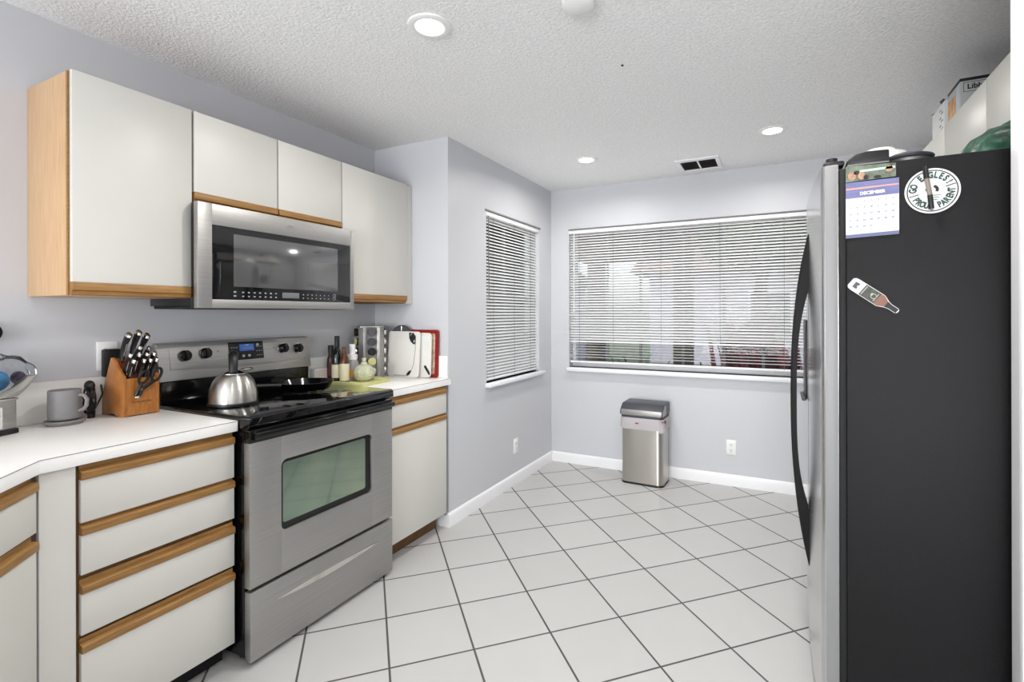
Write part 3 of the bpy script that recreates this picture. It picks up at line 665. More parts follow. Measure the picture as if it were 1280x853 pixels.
# ------------------------------------------------------------------ right worktop
r = thing('serving_tray', 'yellow-green tray holding bottles at the right of the stove', 'tray', (-2.05, 2.03, ZT), math.radians(6))
t = MB(); t.prism(rrect(-.37, .0, .0, .235, .03), 'z', .0, .006, .001)
ring_o = rrect(-.380, .010, -.010, .245, .04); ring_i = rrect(-.366, -.004, .004, .231, .028); t2 = bmesh.new(); k = len(ring_o)
def rg(pts, z): return [t2.verts.new((p[0], p[1], z)) for p in pts]
A, B, Cc, D = rg(rrect(-.37, .0, .0, .235, .03), .002), rg(ring_o, .020), rg(ring_i, .021), rg(rrect(-.35, -.02, .02, .215, .022), .008)
for X, Y in ((A, B), (B, Cc), (Cc, D)):
    for i in range(k): t2.faces.new((X[i], X[(i + 1) % k], Y[(i + 1) % k], Y[i]))
bmesh.ops.recalc_face_normals(t2, faces=t2.faces[:]); t.merge(t2)
t.build('tray_body', M['tray'], r)
ZTR = ZT + .0085
def bottle(name, label, loc, prof, m, parts):
    q = thing(name, label, 'bottle', loc)
    b = MB(); b.lathe(prof, seg=28); b.build('glass_body', m, q)
    for pn, pp, pm in parts: b = MB(); b.lathe(pp, seg=28); b.build(pn, pm, q)
    return q
amber = mat('amber_glass', (86, 44, 18), .08, coat=.3); dkgreen = mat('dark_green_glass', (18, 26, 18), .08, coat=.3); dkred = mat('dark_sauce_glass', (58, 18, 16), .12)
cream = mat('cream_label', (226, 218, 190), .55); redlab = mat('red_label', (70, 26, 24), .5); frost = mat('cloudy_plastic', (176, 174, 178), .3, trans=.25)
bottle('sauce_bottle', 'small dark red sauce bottle with black cap at the left of the tray', (-2.398, 2.104, ZTR), [(0, 0), (.022, 0), (.0235, .003), (.0235, .125), (.016, .148), (.013, .165), (0, .165)], dkred,
       [('cap', [(0, .155), (.017, .155), (.017, .205), (.0155, .208), (0, .208)], M['black']), ('label_band', [(.0238, .03), (.0242, .03), (.0242, .110), (.0238, .110)], redlab)])
bottle('oil_bottle', 'tall dark green oil bottle with black neck on the tray', (-2.345, 2.102, ZTR), [(0, 0), (.028, 0), (.030, .004), (.030, .150), (.024, .172), (.014, .190), (.012, .215), (0, .215)], dkgreen,
       [('cap', [(0, .20), (.0145, .20), (.0145, .262), (.013, .265), (0, .265)], M['black']), ('label_band', [(.0303, .02), (.0307, .02), (.0307, .098), (.0303, .098)], cream)])
bottle('vinegar_bottle', 'slender amber bottle with cream label at the front of the tray', (-2.280, 2.098, ZTR), [(0, 0), (.025, 0), (.027, .004), (.027, .110), (.023, .135), (.012, .162), (.011, .185), (0, .185)], amber,
       [('cap', [(0, .178), (.013, .178), (.013, .203), (0, .203)], mat('brown_cap', (96, 66, 44), .5)), ('label_band', [(.0273, .006), (.0277, .006), (.0277, .105), (.0273, .105)], cream)])
bottle('pump_bottle', 'cloudy bottle with a tall white cap beside the round jar on the tray', (-2.300, 2.176, ZTR), [(0, 0), (.035, 0), (.037, .004), (.037, .100), (.030, .118), (.026, .125), (0, .125)], frost,
       [('cap', [(0, .122), (.030, .122), (.030, .152), (.018, .154), (.018, .212), (.016, .214), (0, .214)], M['white']), ('label_band', [(.0373, .02), (.0377, .02), (.0377, .062), (.0373, .062)], mat('orange_label', (206, 150, 60), .5))])
r = thing('round_jar', 'round pale green faceted glass jar with knob stopper at the front of the tray', 'jar', (-2.207, 2.178, ZTR))
crack = mat('crackle_glass', (222, 222, 198), .12, coat=.4, bump=(55, 1.0, .012), var=(40, 0), col2=(184, 188, 152))
b = MB(); b.lathe([(0, 0), (.036, 0), (.052, .012), (.060, .036), (.060, .054), (.052, .076), (.036, .092), (.020, .099), (.018, .104), (0, .104)], seg=40); b.build('glass_body', crack, r)
b = MB(); b.lathe([(0, .102), (.018, .104), (.018, .108), (.010, .112), (.012, .119), (.015, .126), (.010, .134), (0, .136)], seg=28); b.build('stopper', crack, r)
r = thing('spice_packet', 'small white packet with pink print on the worktop behind the stove corner', 'packet', (-2.425, 2.045, ZT))
b = MB(); b.box(-.02, .02, -.05, .05, 0, .085, .004); b.build('packet_body', M['magnet'], r)
b = MB()
for i in range(5):
    for j in range(5): b.box(.0198, .0206, -.042 + i * .018, -.032 + i * .018, .014 + j * .013, .019 + j * .013)
b.build('print', mat('pink_print', (204, 150, 150), .5), r)

# spice carousel
RX, RY = -2.343, 2.365
r = thing('spice_rack', 'tall steel revolving spice rack full of jars in the counter corner', 'spice rack', (RX, RY, ZT), math.radians(-38))
S = .062
b = MB()
b.prism(rrect(-.078, .078, -.078, .078, .03), 'z', .0, .012, .002); b.prism(rrect(-.076, .076, -.076, .076, .02), 'z', .318, .328, .002)
b.box(-.036, .036, -.036, .036, .012, .318)
for sx in (-1, 1):
    for sy in (-1, 1): b.prism([(sx * .030, sy * .074), (sx * .050, sy * .077), (sx * .077, sy * .050), (sx * .074, sy * .030), (sx * .036, sy * .036)], 'z', .012, .318, .001)
b.build('tower', M['steel'], r)
proto = None; names = ['bottom', 'second', 'middle', 'fourth', 'top']; sides = ['front', 'right-hand', 'rear', 'left-hand']
lidcols = [M['chrome'], M['black']]
Rm = Matrix.Rotation(math.radians(-38), 4, 'Z')
for f in range(4):
    if f in (1,): continue
    ang = f * PI / 2
    for k in range(5):
        c = Rm @ Matrix.Rotation(ang, 4, 'Z') @ Vector((.037, 0, .046 + k * .0605))
        lab = '%s jar on the %s face of the steel spice rack' % (names[k], {0: 'stove-facing', 2: 'hidden corner-facing', 3: 'photographer-facing'}[f])
        loc = Vector((RX, RY, ZT)) + c
        if f == 2: continue
        if proto is None:
            proto = thing('spice_jar', lab, 'spice jar', loc, math.radians(-38) + ang, group='spice jars in the revolving rack')
            b = MB(); b.M = Matrix.Rotation(PI / 2, 4, 'Y'); b.lathe([(0, .001), (.022, .001), (.023, .004), (.023, .042), (.020, .046), (0, .046)], seg=22); b.build('glass_body', M['jarglass'], proto)
            b = MB(); b.M = Matrix.Rotation(PI / 2, 4, 'Y'); b.lathe([(0, .002), (.0205, .002), (.0205, .040), (0, .040)], seg=18); b.build('contents', mat('dry_spice', (120, 98, 66), .9, var=(200, .4)), proto)
            b = MB(); b.M = Matrix.Rotation(PI / 2, 4, 'Y'); b.lathe([(0, .046), (.0245, .046), (.0245, .057), (.022, .059), (0, .059)], seg=24); b.build('lid', M['chrome'], proto)
        else:
            q_ = dup(proto, loc, math.radians(-38) + ang, lab)
        q_ = proto if k == 0 and f == 0 else q_
        lid_ = [c_ for c_ in q_.children if c_.name.startswith('lid')][0]
        if f in (3, 0):
            lid_.data = lid_.data.copy(); lid_.data.materials[0] = [M['greyd'], M['ring'], M['chrome'], M['tray'], M['black']][(k + (2 if f == 0 else 0)) % 5]
# right face jars (seen edge-on against the chopping board)
for k in range(5):
    c = Rm @ Matrix.Rotation(PI / 2, 4, 'Z') @ Vector((.037, 0, .046 + k * .0605))
    dup(proto, Vector((RX, RY, ZT)) + c, math.radians(-38) + PI / 2, '%s jar on the spice rack side next to the chopping board' % names[k])

# boards leaning against the jog wall
blk = mat('black_rubber', (30, 30, 32), .6)
def board(label, x0, x1, h, y, lean, th, m, grips):
    q = thing('chopping_board', label, 'chopping board', (x0, y, ZT)); q.rotation_euler = (math.radians(-lean), 0, 0)
    w = x1 - x0
    b = MB(); b.prism(rrect(0, w, .001, h, .022), 'y', 0, th, .0015); b.build('board', m, q)
    for g in grips: b = MB(); b.prism(g, 'y', -.002, th + .0015, .0008); b.build('corner_grip', blk, q)
    return q, w
wb = mat('white_board', (224, 222, 216), .42, var=(10, .02))
q, w = board('large white chopping board with black corner grips leaning behind the spice rack', -2.285, -2.027, .292, 2.452, 4, .010, wb,
      [[(.170, .285), (.173, .250), (.187, .226), (.207, .212), (.221, .210), (.225, .235), (.222, .262), (.207, .282)], [(.160, .014), (.172, .010), (.187, .018), (.197, .034), (.197, .046), (.183, .042), (.169, .030)]])
b = MB(); b.prism([(.213, .238), (.219, .238), (.216, .222), (.210, .226)], 'y', -.0028, 0); b.prism([(.181, .262), (.187, .268), (.197, .280), (.189, .276)], 'y', -.0028, 0); b.build('grip_hole', M['magnet'], q)
b = MB(); b.tube([(.225, -.0005, .270), (.225, -.0005, .16), (.215, -.0005, .08), (.197, -.0005, .035), (.165, -.0005, .012), (.06, -.0005, .010)], .0016, 6); b.build('groove', M['grey'], q)
q, w = board('second white chopping board with a black strip showing behind the large one', -2.20, -1.957, .283, 2.482, 3, .009, wb, [[(.190, .075), (.196, .062), (.232, .018), (.240, .022), (.238, .036), (.206, .078)]])
b = MB(); b.prism(rrect(.13, .232, .225, .262, .012), 'y', -.0025, 0); b.build('handle_recess', M['card'], q)
q = thing('red_tray', 'red rimmed tray with a floral inside leaning against the corner wall', 'tray', (-2.20, 2.506, ZT)); q.rotation_euler = (math.radians(-2), 0, 0)
b = MB(); o_ = rrect(0, .280, .001, .302, .018); i_ = rrect(.022, .258, .022, .280, .012); t = bmesh.new(); k = len(o_)
A = [t.verts.new((p[0], 0, p[1])) for p in o_]; B = [t.verts.new((p[0], 0, p[1])) for p in i_]; Cv = [t.verts.new((p[0], .012, p[1])) for p in o_]; D = [t.verts.new((p[0], .012, p[1])) for p in i_]
for X, Y in ((A, B), (B, D), (D, Cv), (Cv, A)):
    for i in range(k): t.faces.new((X[i], X[(i + 1) % k], Y[(i + 1) % k], Y[i]))
bmesh.ops.recalc_face_normals(t, faces=t.faces[:]); b.merge(t); b.build('rim', M['red'], q)
b = MB(); b.prism(rrect(.020, .260, .020, .282, .010), 'y', .006, .0105); b.build('inner_panel', mat('floral_print', (214, 206, 186), .5, var=(34, 0), col2=(168, 120, 96)), q)
q = thing('mesh_strainer', 'round dark rimmed mesh lid peeking over the white chopping board', 'strainer', (-2.20, 2.500, ZT + .229))
b = MB(); b.tube([(.098 * math.cos(a), 0, .098 * math.sin(a)) for a in [2 * PI * i / 40 for i in range(40)]], .0042, 8, True); b.build('rim', M['greyd'], q)
b = MB(); b.M = Matrix.Rotation(PI / 2, 4, 'X'); b.lathe([(0, -.003), (.096, -.001), (.096, .001), (0, -.001)], seg=40); b.build('mesh_disc', mat('dark_mesh', (96, 96, 98), .5, var=(300, .3)), q)
b = MB(); b.tube([(0, -.002, -.095), (0, -.004, .095)], .0022, 8); b.build('rib', M['chrome'], q)

# ------------------------------------------------------------------ trash can
r = thing('trash_can', 'stainless rectangular trash can with grey lid and white liner under the back window', 'trash can', (-.955, 3.925, 0), math.radians(-2))
b = MB(); b.prism(rrect(-.165, .165, -.115, .115, .045, 8), 'z', .012, .520); b.build('can_body', M['kettle'], r)
b = MB(); b.prism(rrect(-.168, .168, -.118, .118, .046, 8), 'z', 0, .016, .003); b.build('base', M['black'], r)
t = bmesh.new(); o_ = rrect(-.169, .169, -.119, .119, .047, 8); k = len(o_)
A = [t.verts.new((p[0] * 1.0, p[1] * 1.0, .520 + .004)) for p in o_]
Bv = []
for p in o_:
    dz = .455 + .02 * math.sin(p[0] * 17 + 1.2) - (.02 if p[1] < -.08 and p[0] > -.05 else 0)
    Bv.append(t.verts.new((p[0] * 1.05, p[1] * 1.06, dz + .006 * math.sin(p[0] * 70 + p[1] * 50))))
mid = [t.verts.new((p[0] * 1.035, p[1] * 1.04, .497)) for p in o_]
for X, Y in ((A, mid), (mid, Bv)):
    for i in range(k): t.faces.new((X[i], X[(i + 1) % k], Y[(i + 1) % k], Y[i]))
bmesh.ops.solidify(t, geom=t.faces[:], thickness=.0015); b = MB(); b.merge(t); b.build('liner', M['liner'], r, angle=70)
b = MB(); b.box(-.045, -.018, -.1275, -.124, .478, .487, .001); b.box(.168, .178, -.085, -.05, .488, .512, .003); b.box(.160, .172, -.112, -.10, .502, .508, .001); b.build('tie_string', mat('dark_red_plastic', (132, 46, 52), .5), r)
b = MB(); b.prism(rrect(-.170, .170, -.120, .120, .045, 8), 'z', .522, .540, .003); b.build('lid_collar', M['greyd'], r)
b = MB(); b.prism([(-.120, .540), (-.120, .583), (-.060, .628), (.118, .632), (.118, .540)], 'x', -.168, .168, .008); ldd = b.build('lid', M['greyd'], r)
b = MB(); b.prism([(-.1225, .541), (-.1225, .576), (-.121, .584), (-.105, .586), (-.1, .541)], 'x', -.160, .160, .003); b.build('lid_band', M['steel'], ldd)
for s in (-1, 1):
    b = MB(); b.prism([(-.117, .545), (-.117, .578), (-.058, .620), (-.02, .622), (-.02, .545)], 'x', s * .1682, s * .171, .0008); b.build('side_band', M['steel'], ldd)
# ------------------------------------------------------------------ refrigerator (faces -X)
FX, FY = .118, 1.722           # front of the doors, near side
r = thing('refrigerator', 'tall black-sided side-by-side refrigerator with stainless doors', 'refrigerator', (FX, FY, 0))
FW = .91
b = MB(); b.box(.063, .862, 0, FW, .03, 1.775, .004); b.box(.09, .82, .05, .86, 0, .03); b.build('case', M['fridge'], r)
b = MB(); b.box(.045, .0635, .006, FW - .006, .06, 1.770, .002); b.build('gasket', M['blackmatte'], r)
def fdoor(y0, y1, name):
    n = 14; pts = [(.043, y0), (.043, y1)]
    def fx(y): return .0 - .012 * math.sin(PI * (y - 0) / FW) + .0
    pts += [(.012, y1), (.004, y1 - .004)] + [(fx(y1 - .010 - (y1 - y0 - .020) * i / n), y1 - .010 - (y1 - y0 - .020) * i / n) for i in range(n + 1)] + [(.004, y0 + .004), (.012, y0)]
    b = MB(); b.prism(pts, 'z', .085, 1.782); return b.build(name, M['steeldoor'], r)
d1 = fdoor(0, .505, 'fresh_food_door'); d2 = fdoor(.511, FW, 'freezer_door')
b = MB(); b.box(.010, .0425, -.0012, .001, .086, 1.781, .0005); b.build('door_edge', M['steelend'], d1)
b = MB(); b.box(.02, .30, .01, FW - .01, .0, .078, .004); b.build('toe_grille', M['grey'], r)
for y in (.02, FW - .07):
    b = MB(); b.box(.006, .062, y, y + .05, 1.783, 1.800, .006); b.cyl((.03, y + .025, 1.79), (.03, y + .025, 1.812), .016, 14); b.build('hinge_cover', M['black'], r)
def bow(y):
    zs = [i / 30 for i in range(31)]; outer = []; inner = []
    for t in zs:
        z = .36 + 1.285 * t; e = abs(2 * t - 1)
        xo = -.070 * (1 - e ** 2.6) - .012; outer.append((xo, z))
    for t in zs:
        z = .56 + .875 * t; e = abs(2 * t - 1)
        inner.append((-.012 - .034 * (1 - e ** 2.4), z))
    return [(-.004, .36)] + outer + [(-.004, 1.645)] + [(-.004, 1.437)] + inner[::-1] + [(-.004, .56)]
for y, d in ((.470, d1), (.546, d2)):
    b = MB(); P_ = bow(y); t = bmesh.new()
    # build as a strip so that the concave outline stays clean
    N = 40; sec = []
    for i in range(N + 1):
        t_ = i / N; z = .36 + 1.285 * t_; e = abs(2 * t_ - 1)
        xo = -.014 - .060 * (1 - e ** 2.4)
        zi = (z - .56) / .875
        xi = -.008 if not 0 < zi < 1 else -.010 - .044 * (1 - abs(2 * zi - 1) ** 3.0)
        xi = max(xi, xo + .006) if xi < xo + .006 else xi
        hw = .013 - .004 * e
        sec.append([t.verts.new((xo, y - hw * .6, z)), t.verts.new((xo + .003, y - hw, z)), t.verts.new((xi, y - hw, z)), t.verts.new((xi, y + hw, z)), t.verts.new((xo + .003, y + hw, z)), t.verts.new((xo, y + hw * .6, z))])
    for A, B in zip(sec, sec[1:]):
        for k in range(6): t.faces.new((A[k], A[(k + 1) % 6], B[(k + 1) % 6], B[k]))
    t.faces.new(sec[0]); t.faces.new(sec[-1][::-1]); bmesh.ops.recalc_face_normals(t, faces=t.faces[:]); b.merge(t)
    b.build('handle', M['handle'], d)
b = MB(); b.box(-.016, -.004, .62, .83, .98, 1.31, .003); dp = b.build('dispenser', M['black'], d2)
b = MB(); b.box(-.0175, -.0155, .645, .805, 1.22, 1.29, .001); b.build('control_panel', M['greyd'], dp)
b = MB(); b.box(-.030, -.014, .63, .82, .972, .985, .003); b.build('drip_tray', M['greyd'], dp)
# ---- on the refrigerator side (side plane y = FY, facing -Y)
YS = FY - .0012
def on_side(mb, pts, t): mb.prism(pts, 'y', -t, 0)
r = thing('photo_magnet', 'landscape photo magnet at the top left of the refrigerator side', 'magnet', (.240, YS, 1.748), 0)
b = MB(); on_side(b, [(-.060, -.022), (.062, -.018), (.062, .021), (-.060, .025)], .0008); b.build('print', mat('photo_greens', (120, 134, 112), .4, var=(34, 0), col2=(66, 62, 56)), r)
b = MB(); b.M = Matrix.Translation((0, -.0008, 0)); on_side(b, [(-.025, .004), (.060, .006), (.060, .013), (-.025, .010)], .0005); b.build('pale_band', mat('pale_teal', (176, 204, 194), .4), r)
b = MB(); b.M = Matrix.Translation((0, -.0008, 0))
for (cx, cz, rx, rz) in ((-.044, -.004, .010, .013), (-.021, -.006, .008, .011), (.046, .006, .009, .009)): on_side(b, arc(cx, cz, rx, 0, 2 * PI * 15 / 16, 15, rz), .0005)
b.build('figures', mat('skin_tones', (196, 150, 118), .5, var=(60, .3)), r)
b = MB(); b.M = Matrix.Translation((0, -.0008, 0))
for (cx, cz, rx, rz) in ((-.033, .004, .007, .006), (.018, -.014, .009, .005), (-.010, -.012, .006, .007)): on_side(b, arc(cx, cz, rx, 0, 2 * PI * 11 / 12, 11, rz), .0005)
b.build('dark_figures', M['inkblack'], r)
r = thing('wall_calendar', 'December calendar sheet on the refrigerator side below the photo magnet', 'calendar', (.2435, YS, 1.643), 0)
b = MB(); on_side(b, [(-.0635, -.083), (.0655, -.078), (.0655, .083), (-.0635, .081)], .0008); cs = b.build('sheet', M['paper'], r)
b = MB(); b.M = Matrix.Translation((0, -.0008, 0)); on_side(b, [(-.0635, .034), (.065, .038), (.0655, .083), (-.0635, .081)], .0004); b.build('header_picture', mat('dusk_sky', (118, 118, 158), .5, var=(26, 0), col2=(92, 96, 140), stretch=(.4, 1, 3)), cs)
b = MB(); b.M = Matrix.Translation((0, -.0012, 0)); on_side(b, [(-.063, .059), (.065, .063), (.065, .067), (-.063, .064)], .0002); b.build('sunset_band', mat('sunset_orange', (206, 150, 132), .5), cs)
b = MB(); b.M = Matrix.Translation((0, -.0008, 0)); on_side(b, [(-.0635, -.083), (.0655, -.078), (.0655, -.068), (-.0635, -.073)], .0004); b.build('footer_band', mat('slate_blue', (98, 102, 136), .5), cs)
b = MB(); b.text('DECEMBER', .0125, face_my(.002, -.0016, .047, .03), .0002, bold=.0005); b.text('. . . . . . . . . . . .', .006, face_my(0, -.0016, .074, .03), .0002); b.build('month_title', M['magnet'], cs)
b = MB(); dn = 1
for rw in range(5):
    for cl in range(7):
        if (rw == 0 and cl < 1) or dn > 31: continue
        b.text(str(dn), .0062, face_my(-.052 + cl * .0172, -.0012, .024 - rw * .0185 + cl * .0005), .0002); dn += 1
b.build('day_numbers', M['greyd'], cs)
r = thing('round_magnet', 'round white magnet with green lettering on the refrigerator side', 'magnet', (.384, YS, 1.679), 0)
RM = .0625
def ringpts(r0, r1, t, mb, n=64):
    tt = bmesh.new(); V = []
    for i in range(n):
        a = 2 * PI * i / n; V.append([tt.verts.new((rr * math.cos(a), yy, rr * math.sin(a))) for rr, yy in ((r0, 0), (r1, 0), (r1, -t), (r0, -t))])
    for i in range(n):
        A, B = V[i], V[(i + 1) % n]
        for k in range(4): tt.faces.new((A[k], A[(k + 1) % 4], B[(k + 1) % 4], B[k]))
    bmesh.ops.recalc_face_normals(tt, faces=tt.faces[:]); mb.merge(tt)
b = MB(); on_side(b, arc(0, 0, RM, 0, 2 * PI * 63 / 64, 63), .001); dsk = b.build('disc', M['magnet'], r)
b = MB(); b.M = Matrix.Translation((0, -.001, 0)); ringpts(RM * .88, RM * .925, .0003, b); b.build('border', M['inkblack'], dsk)
b = MB(); b.M = Matrix.Translation((0, -.0012, 0))
def arctext(mb, s, a0, a1, rad, size, inward):
    for i, ch in enumerate(s):
        if ch == ' ': continue
        a = a0 + (a1 - a0) * i / (len(s) - 1)
        mb.text(ch, size, face_my(rad * math.cos(a), -.0002, rad * math.sin(a), a - PI / 2 if not inward else a + PI / 2) @ Matrix.Diagonal((.74, 1.05, 1, 1)), .0002, bold=.0012)
arctext(b, 'GO EAGLES!', math.radians(176), math.radians(30), RM * .69, .0225, False)
arctext(b, 'PROUD PARENT', math.radians(212), math.radians(360), RM * .69, .0210, True)
b.build('lettering', M['ink'], dsk)
b = MB(); b.M = Matrix.Translation((0, -.0012, 0))
for a in (math.radians(195), math.radians(17)):
    u = Vector((math.cos(a), 0, math.sin(a))); n_ = Vector((-u.z, 0, u.x)) * .0013
    p, q = u * RM * .50, u * RM * .86; on_side(b, [((p + n_).x, (p + n_).z), ((p - n_).x, (p - n_).z), ((q - n_).x, (q - n_).z), ((q + n_).x, (q + n_).z)], .0003)
# small curved crest in the middle
cr = arc(.002, .003, .013, math.radians(-30), math.radians(75), 10) + arc(.0, .002, .008, math.radians(75), math.radians(-30), 10)
on_side(b, cr, .0003); on_side(b, [(-.016, .004), (-.010, .012), (-.009, .004), (-.012, -.002)], .0003)
b.build('crest', M['inkblack'], dsk)
b = MB(); b.M = Matrix.Translation((0, -.0012, 0))
for k in range(3): b.box(.002, .020 - .004 * k, -.0004, 0, -.014 - .006 * k, -.012 - .006 * k)
b.build('fine_print', M['grey'], dsk)
r = thing('marker_pen', 'dark marker pen held across the round white magnet', 'pen', (.373, YS - .0105, 1.682), 0)
b = MB(); b.tube([(.008, 0, -.060), (.0075, 0, -.054)], [.0025, .004], 12); b.build('tip', M['grey'], r)
b = MB(); b.tube([(.0075, 0, -.054), (.004, 0, -.016)], .0062, 14); b.build('cap', M['black'], r)
b = MB(); b.tube([(.004, 0, -.016), (-.003, 0, .030)], .0056, 14); b.build('barrel', mat('grey_brown_barrel', (128, 118, 110), .4), r)
b = MB(); b.tube([(-.003, 0, .030), (-.006, 0, .066)], .0060, 14); b.tube([(-.010, -.004, .040), (-.012, -.004, .068)], .002, 8); b.tube([(-.012, -.004, .068), (-.006, 0, .066)], .0026, 8); b.build('pen_end', M['black'], r)
r = thing('bottle_opener', 'beer bottle shaped opener magnet tilted on the refrigerator side', 'bottle opener', (.2475, YS, 1.388), 0)
rot = Matrix.Rotation(math.radians(38), 4, 'Y')     # long axis tips down to the right
outl = [(-.071, -.012), (-.066, -.017), (-.058, -.0185), (.022, -.0185), (.040, -.010), (.050, -.0078), (.070, -.0075), (.074, -.004), (.074, .004), (.070, .0075), (.050, .0078), (.040, .010), (.022, .0185), (-.058, .0185), (-.066, .017), (-.071, .012)]
b = MB(); b.M = rot; on_side(b, outl, .0025); plt = b.build('steel_plate', M['magnet'], r)
b = MB(); b.M = rot @ Matrix.Translation((0, -.0025, 0)); on_side(b, [(-.034, -.017), (.012, -.017), (.012, .017), (-.034, .017)], .0006); b.build('label_panel', mat('olive_label', (66, 70, 58), .4, var=(90, .4)), plt)
b = MB(); b.M = rot @ Matrix.Translation((0, -.0031, 0)); ringpts(.006, .0075, .0003, b, 20); on_side(b, [(.006, -.012), (.008, -.012), (.008, .012), (.006, .012)], .0003); on_side(b, [(-.030, -.014), (-.028, -.014), (-.028, .014), (-.030, .014)], .0003); b.ball((-.0065, 0, .002), (.003, .0006, .004), 10, 6); b.build('label_print', mat('pale_label_print', (176, 178, 160), .4), plt)
b = MB(); b.M = rot @ Matrix.Translation((0, -.0025, 0)); on_side(b, [(.012, -.017), (.022, -.0172), (.038, -.009), (.038, .009), (.022, .0172), (.012, .017)], .0006); b.build('bottle_shoulder', mat('brown_bottle', (122, 76, 52), .3), plt)
b = MB(); b.M = rot @ Matrix.Translation((0, -.0025, 0)); on_side(b, [(.038, -.009), (.050, -.0065), (.071, -.0062), (.071, .0062), (.050, .0065), (.038, .009)], .0006); b.build('bottle_neck', M['inkblack'], plt)
b = MB(); b.M = rot @ Matrix.Translation((0, -.0025, 0)); on_side(b, [(-.060, -.009), (-.047, -.009), (-.047, -.004), (-.051, 0), (-.047, .004), (-.047, .009), (-.060, .009)], .0005); b.build('opener_hole', M['greyd'], plt)

# ---- on top of the refrigerator
ZFT = 1.776
r = thing('flat_box', 'low black box lying on the front corner of the refrigerator top', 'box', (.205, 1.80, ZFT))
b = MB(); b.prism([(-.02, 0), (.085, 0), (.085, .040), (.03, .042), (.0, .036), (-.02, .020)], 'y', -.06, .10, .004); b.build('box_body', M['black'], r)
b = MB(); b.box(-.019, .084, -.0612, -.0595, .002, .006); b.build('edge_line', M['grey'], r)
r = thing('glass_lid', 'round pan lid with a dark rim lying on the refrigerator top', 'lid', (.362, 1.900, ZFT))
b = MB(); b.lathe([(.054, .034), (.066, .040), (.068, .045), (.066, .048), (.053, .042)], seg=48, cap0=False, cap1=False); b.build('rim', M['greyd'], r)
b = MB(); b.lathe([(.050, 0), (.058, .030), (.061, .036), (.056, .038), (.048, .0)], seg=48, cap0=False, cap1=False); b.build('skirt', M['steel'], r)
b = MB(); b.lathe([(.061, .044), (.045, .056), (.022, .063), (0, .065), (0, .062), (.022, .060), (.045, .053), (.060, .041)], seg=48, cap0=False, cap1=False); b.build('dome', mat('grey_lid_dome', (120, 122, 116), .25, .5), r)
r = thing('mixing_bowl', 'upturned white bowl behind the black box on the refrigerator top', 'bowl', (.335, 2.19, ZFT))
b = MB(); b.lathe([(.150, 0), (.158, 0), (.160, .006), (.148, .040), (.120, .095), (.080, .140), (.050, .152), (.046, .160), (0, .160)], seg=48); b.build('bowl_body', M['white'], r)
r = thing('wire_basket', 'thin dark wire ring behind the pan lid on the refrigerator top', 'basket', (.592, 2.30, ZFT))
b = MB()
for zz, rr in ((.003, .065), (.112, .085)): b.tube([(rr * math.cos(a), rr * math.sin(a), zz) for a in [2 * PI * i / 32 for i in range(32)]], .0035, 6, True)
for i in range(16):
    a = 2 * PI * i / 16; b.tube([(.065 * math.cos(a), .065 * math.sin(a), .003), (.085 * math.cos(a), .085 * math.sin(a), .112)], .0018, 5)
b.build('wire_frame', M['greyd'], r)
t = bmesh.new(); bmesh.ops.create_icosphere(t, subdivisions=5, radius=1); rnd = random.Random(5)
from mathutils import noise
for v_ in t.verts:
    n3 = noise.noise(v_.co * 1.9) * .14 + noise.noise(v_.co * 6) * .05
    k = 1 + n3; z = v_.co.z * k * .095
    v_.co = Vector((v_.co.x * .150 * k, v_.co.y * .15 * k, max(z, -.030) + .0305))
b = MB(); b.merge(t); tag(b.build('plastic_bag', M['greenbag'], None, (.655, 1.900, ZFT), angle=60), 'crumpled dark green plastic bag on the refrigerator top', 'bag')

# cabinets over the refrigerator (face -X)
XO = .663
def over_cab(y0, y1, doors, label):
    q = thing('wall_cabinet', label, 'cabinet', (XO, 0, 0))
    b = MB(); b.box(.020, XR - XO - .001, y0, y1, 1.90, 2.165, .001); b.build('carcass', M['oakdark'], q)
    n = (y1 - y0) / doors
    for i in range(doors):
        b = MB(); b.box(0, .018, y0 + i * n + .003, y0 + (i + 1) * n - .003, 1.93, 2.17, .0015); d = b.build('door', M['lam'], q)
        b = MB(); b.prism([(-x, 1.93 + z - .045) for x, z in PULL_BOT], 'y', y0 + i * n + .003, y0 + (i + 1) * n - .003); b.build('pull', M['oak'], d)
over_cab(1.789, 2.771, 2, 'white two-door wall cabinet above the refrigerator near the white jamb')
over_cab(2.773, 3.262, 1, 'white single-door wall cabinet past the refrigerator toward the back wall')
# cartons on those cabinets
r = thing('carton', 'grey glassware carton with a black top edge on the cabinet over the refrigerator', 'carton', (.700, 2.702, 2.171))
b = MB(); b.box(0, .21, 0, .17, 0, .168, .001); cb = b.build('carton_body', mat('grey_carton', (190, 192, 192), .5), r)
b = MB(); b.box(-.001, .211, -.001, .171, .157, .170, .001); b.build('top_edge', M['black'], cb)
b = MB(); b.text('Libbey', .030, face_my(.062, -.0006, .131), .0003, bold=.0008); b.box(.010, .115, -.0008, .0, .1495, .1512); b.box(.010, .115, -.0008, 0, .1105, .1122); b.box(.010, .0117, -.0008, 0, .1105, .151); b.box(.1133, .115, -.0008, 0, .1105, .151); b.build('maker_print', M['inkblack'], cb)
b = MB(); b.box(-.0008, 0, .06, .165, .02, .125); b.build('picture', mat('amber_drink_photo', (178, 110, 60), .5, var=(26, 0), col2=(226, 190, 130)), cb)
b = MB(); b.box(-.0008, 0, .012, .05, .02, .15); b.build('pale_panel', mat('pale_blue_print', (196, 206, 214), .5), cb)
r = thing('carton', 'white carton with ragged open flaps behind the glassware carton', 'carton', (.690, 2.885, 2.171))
b = MB(); b.box(0, .20, 0, .20, 0, .150, .001); cb = b.build('carton_body', M['card'], r)
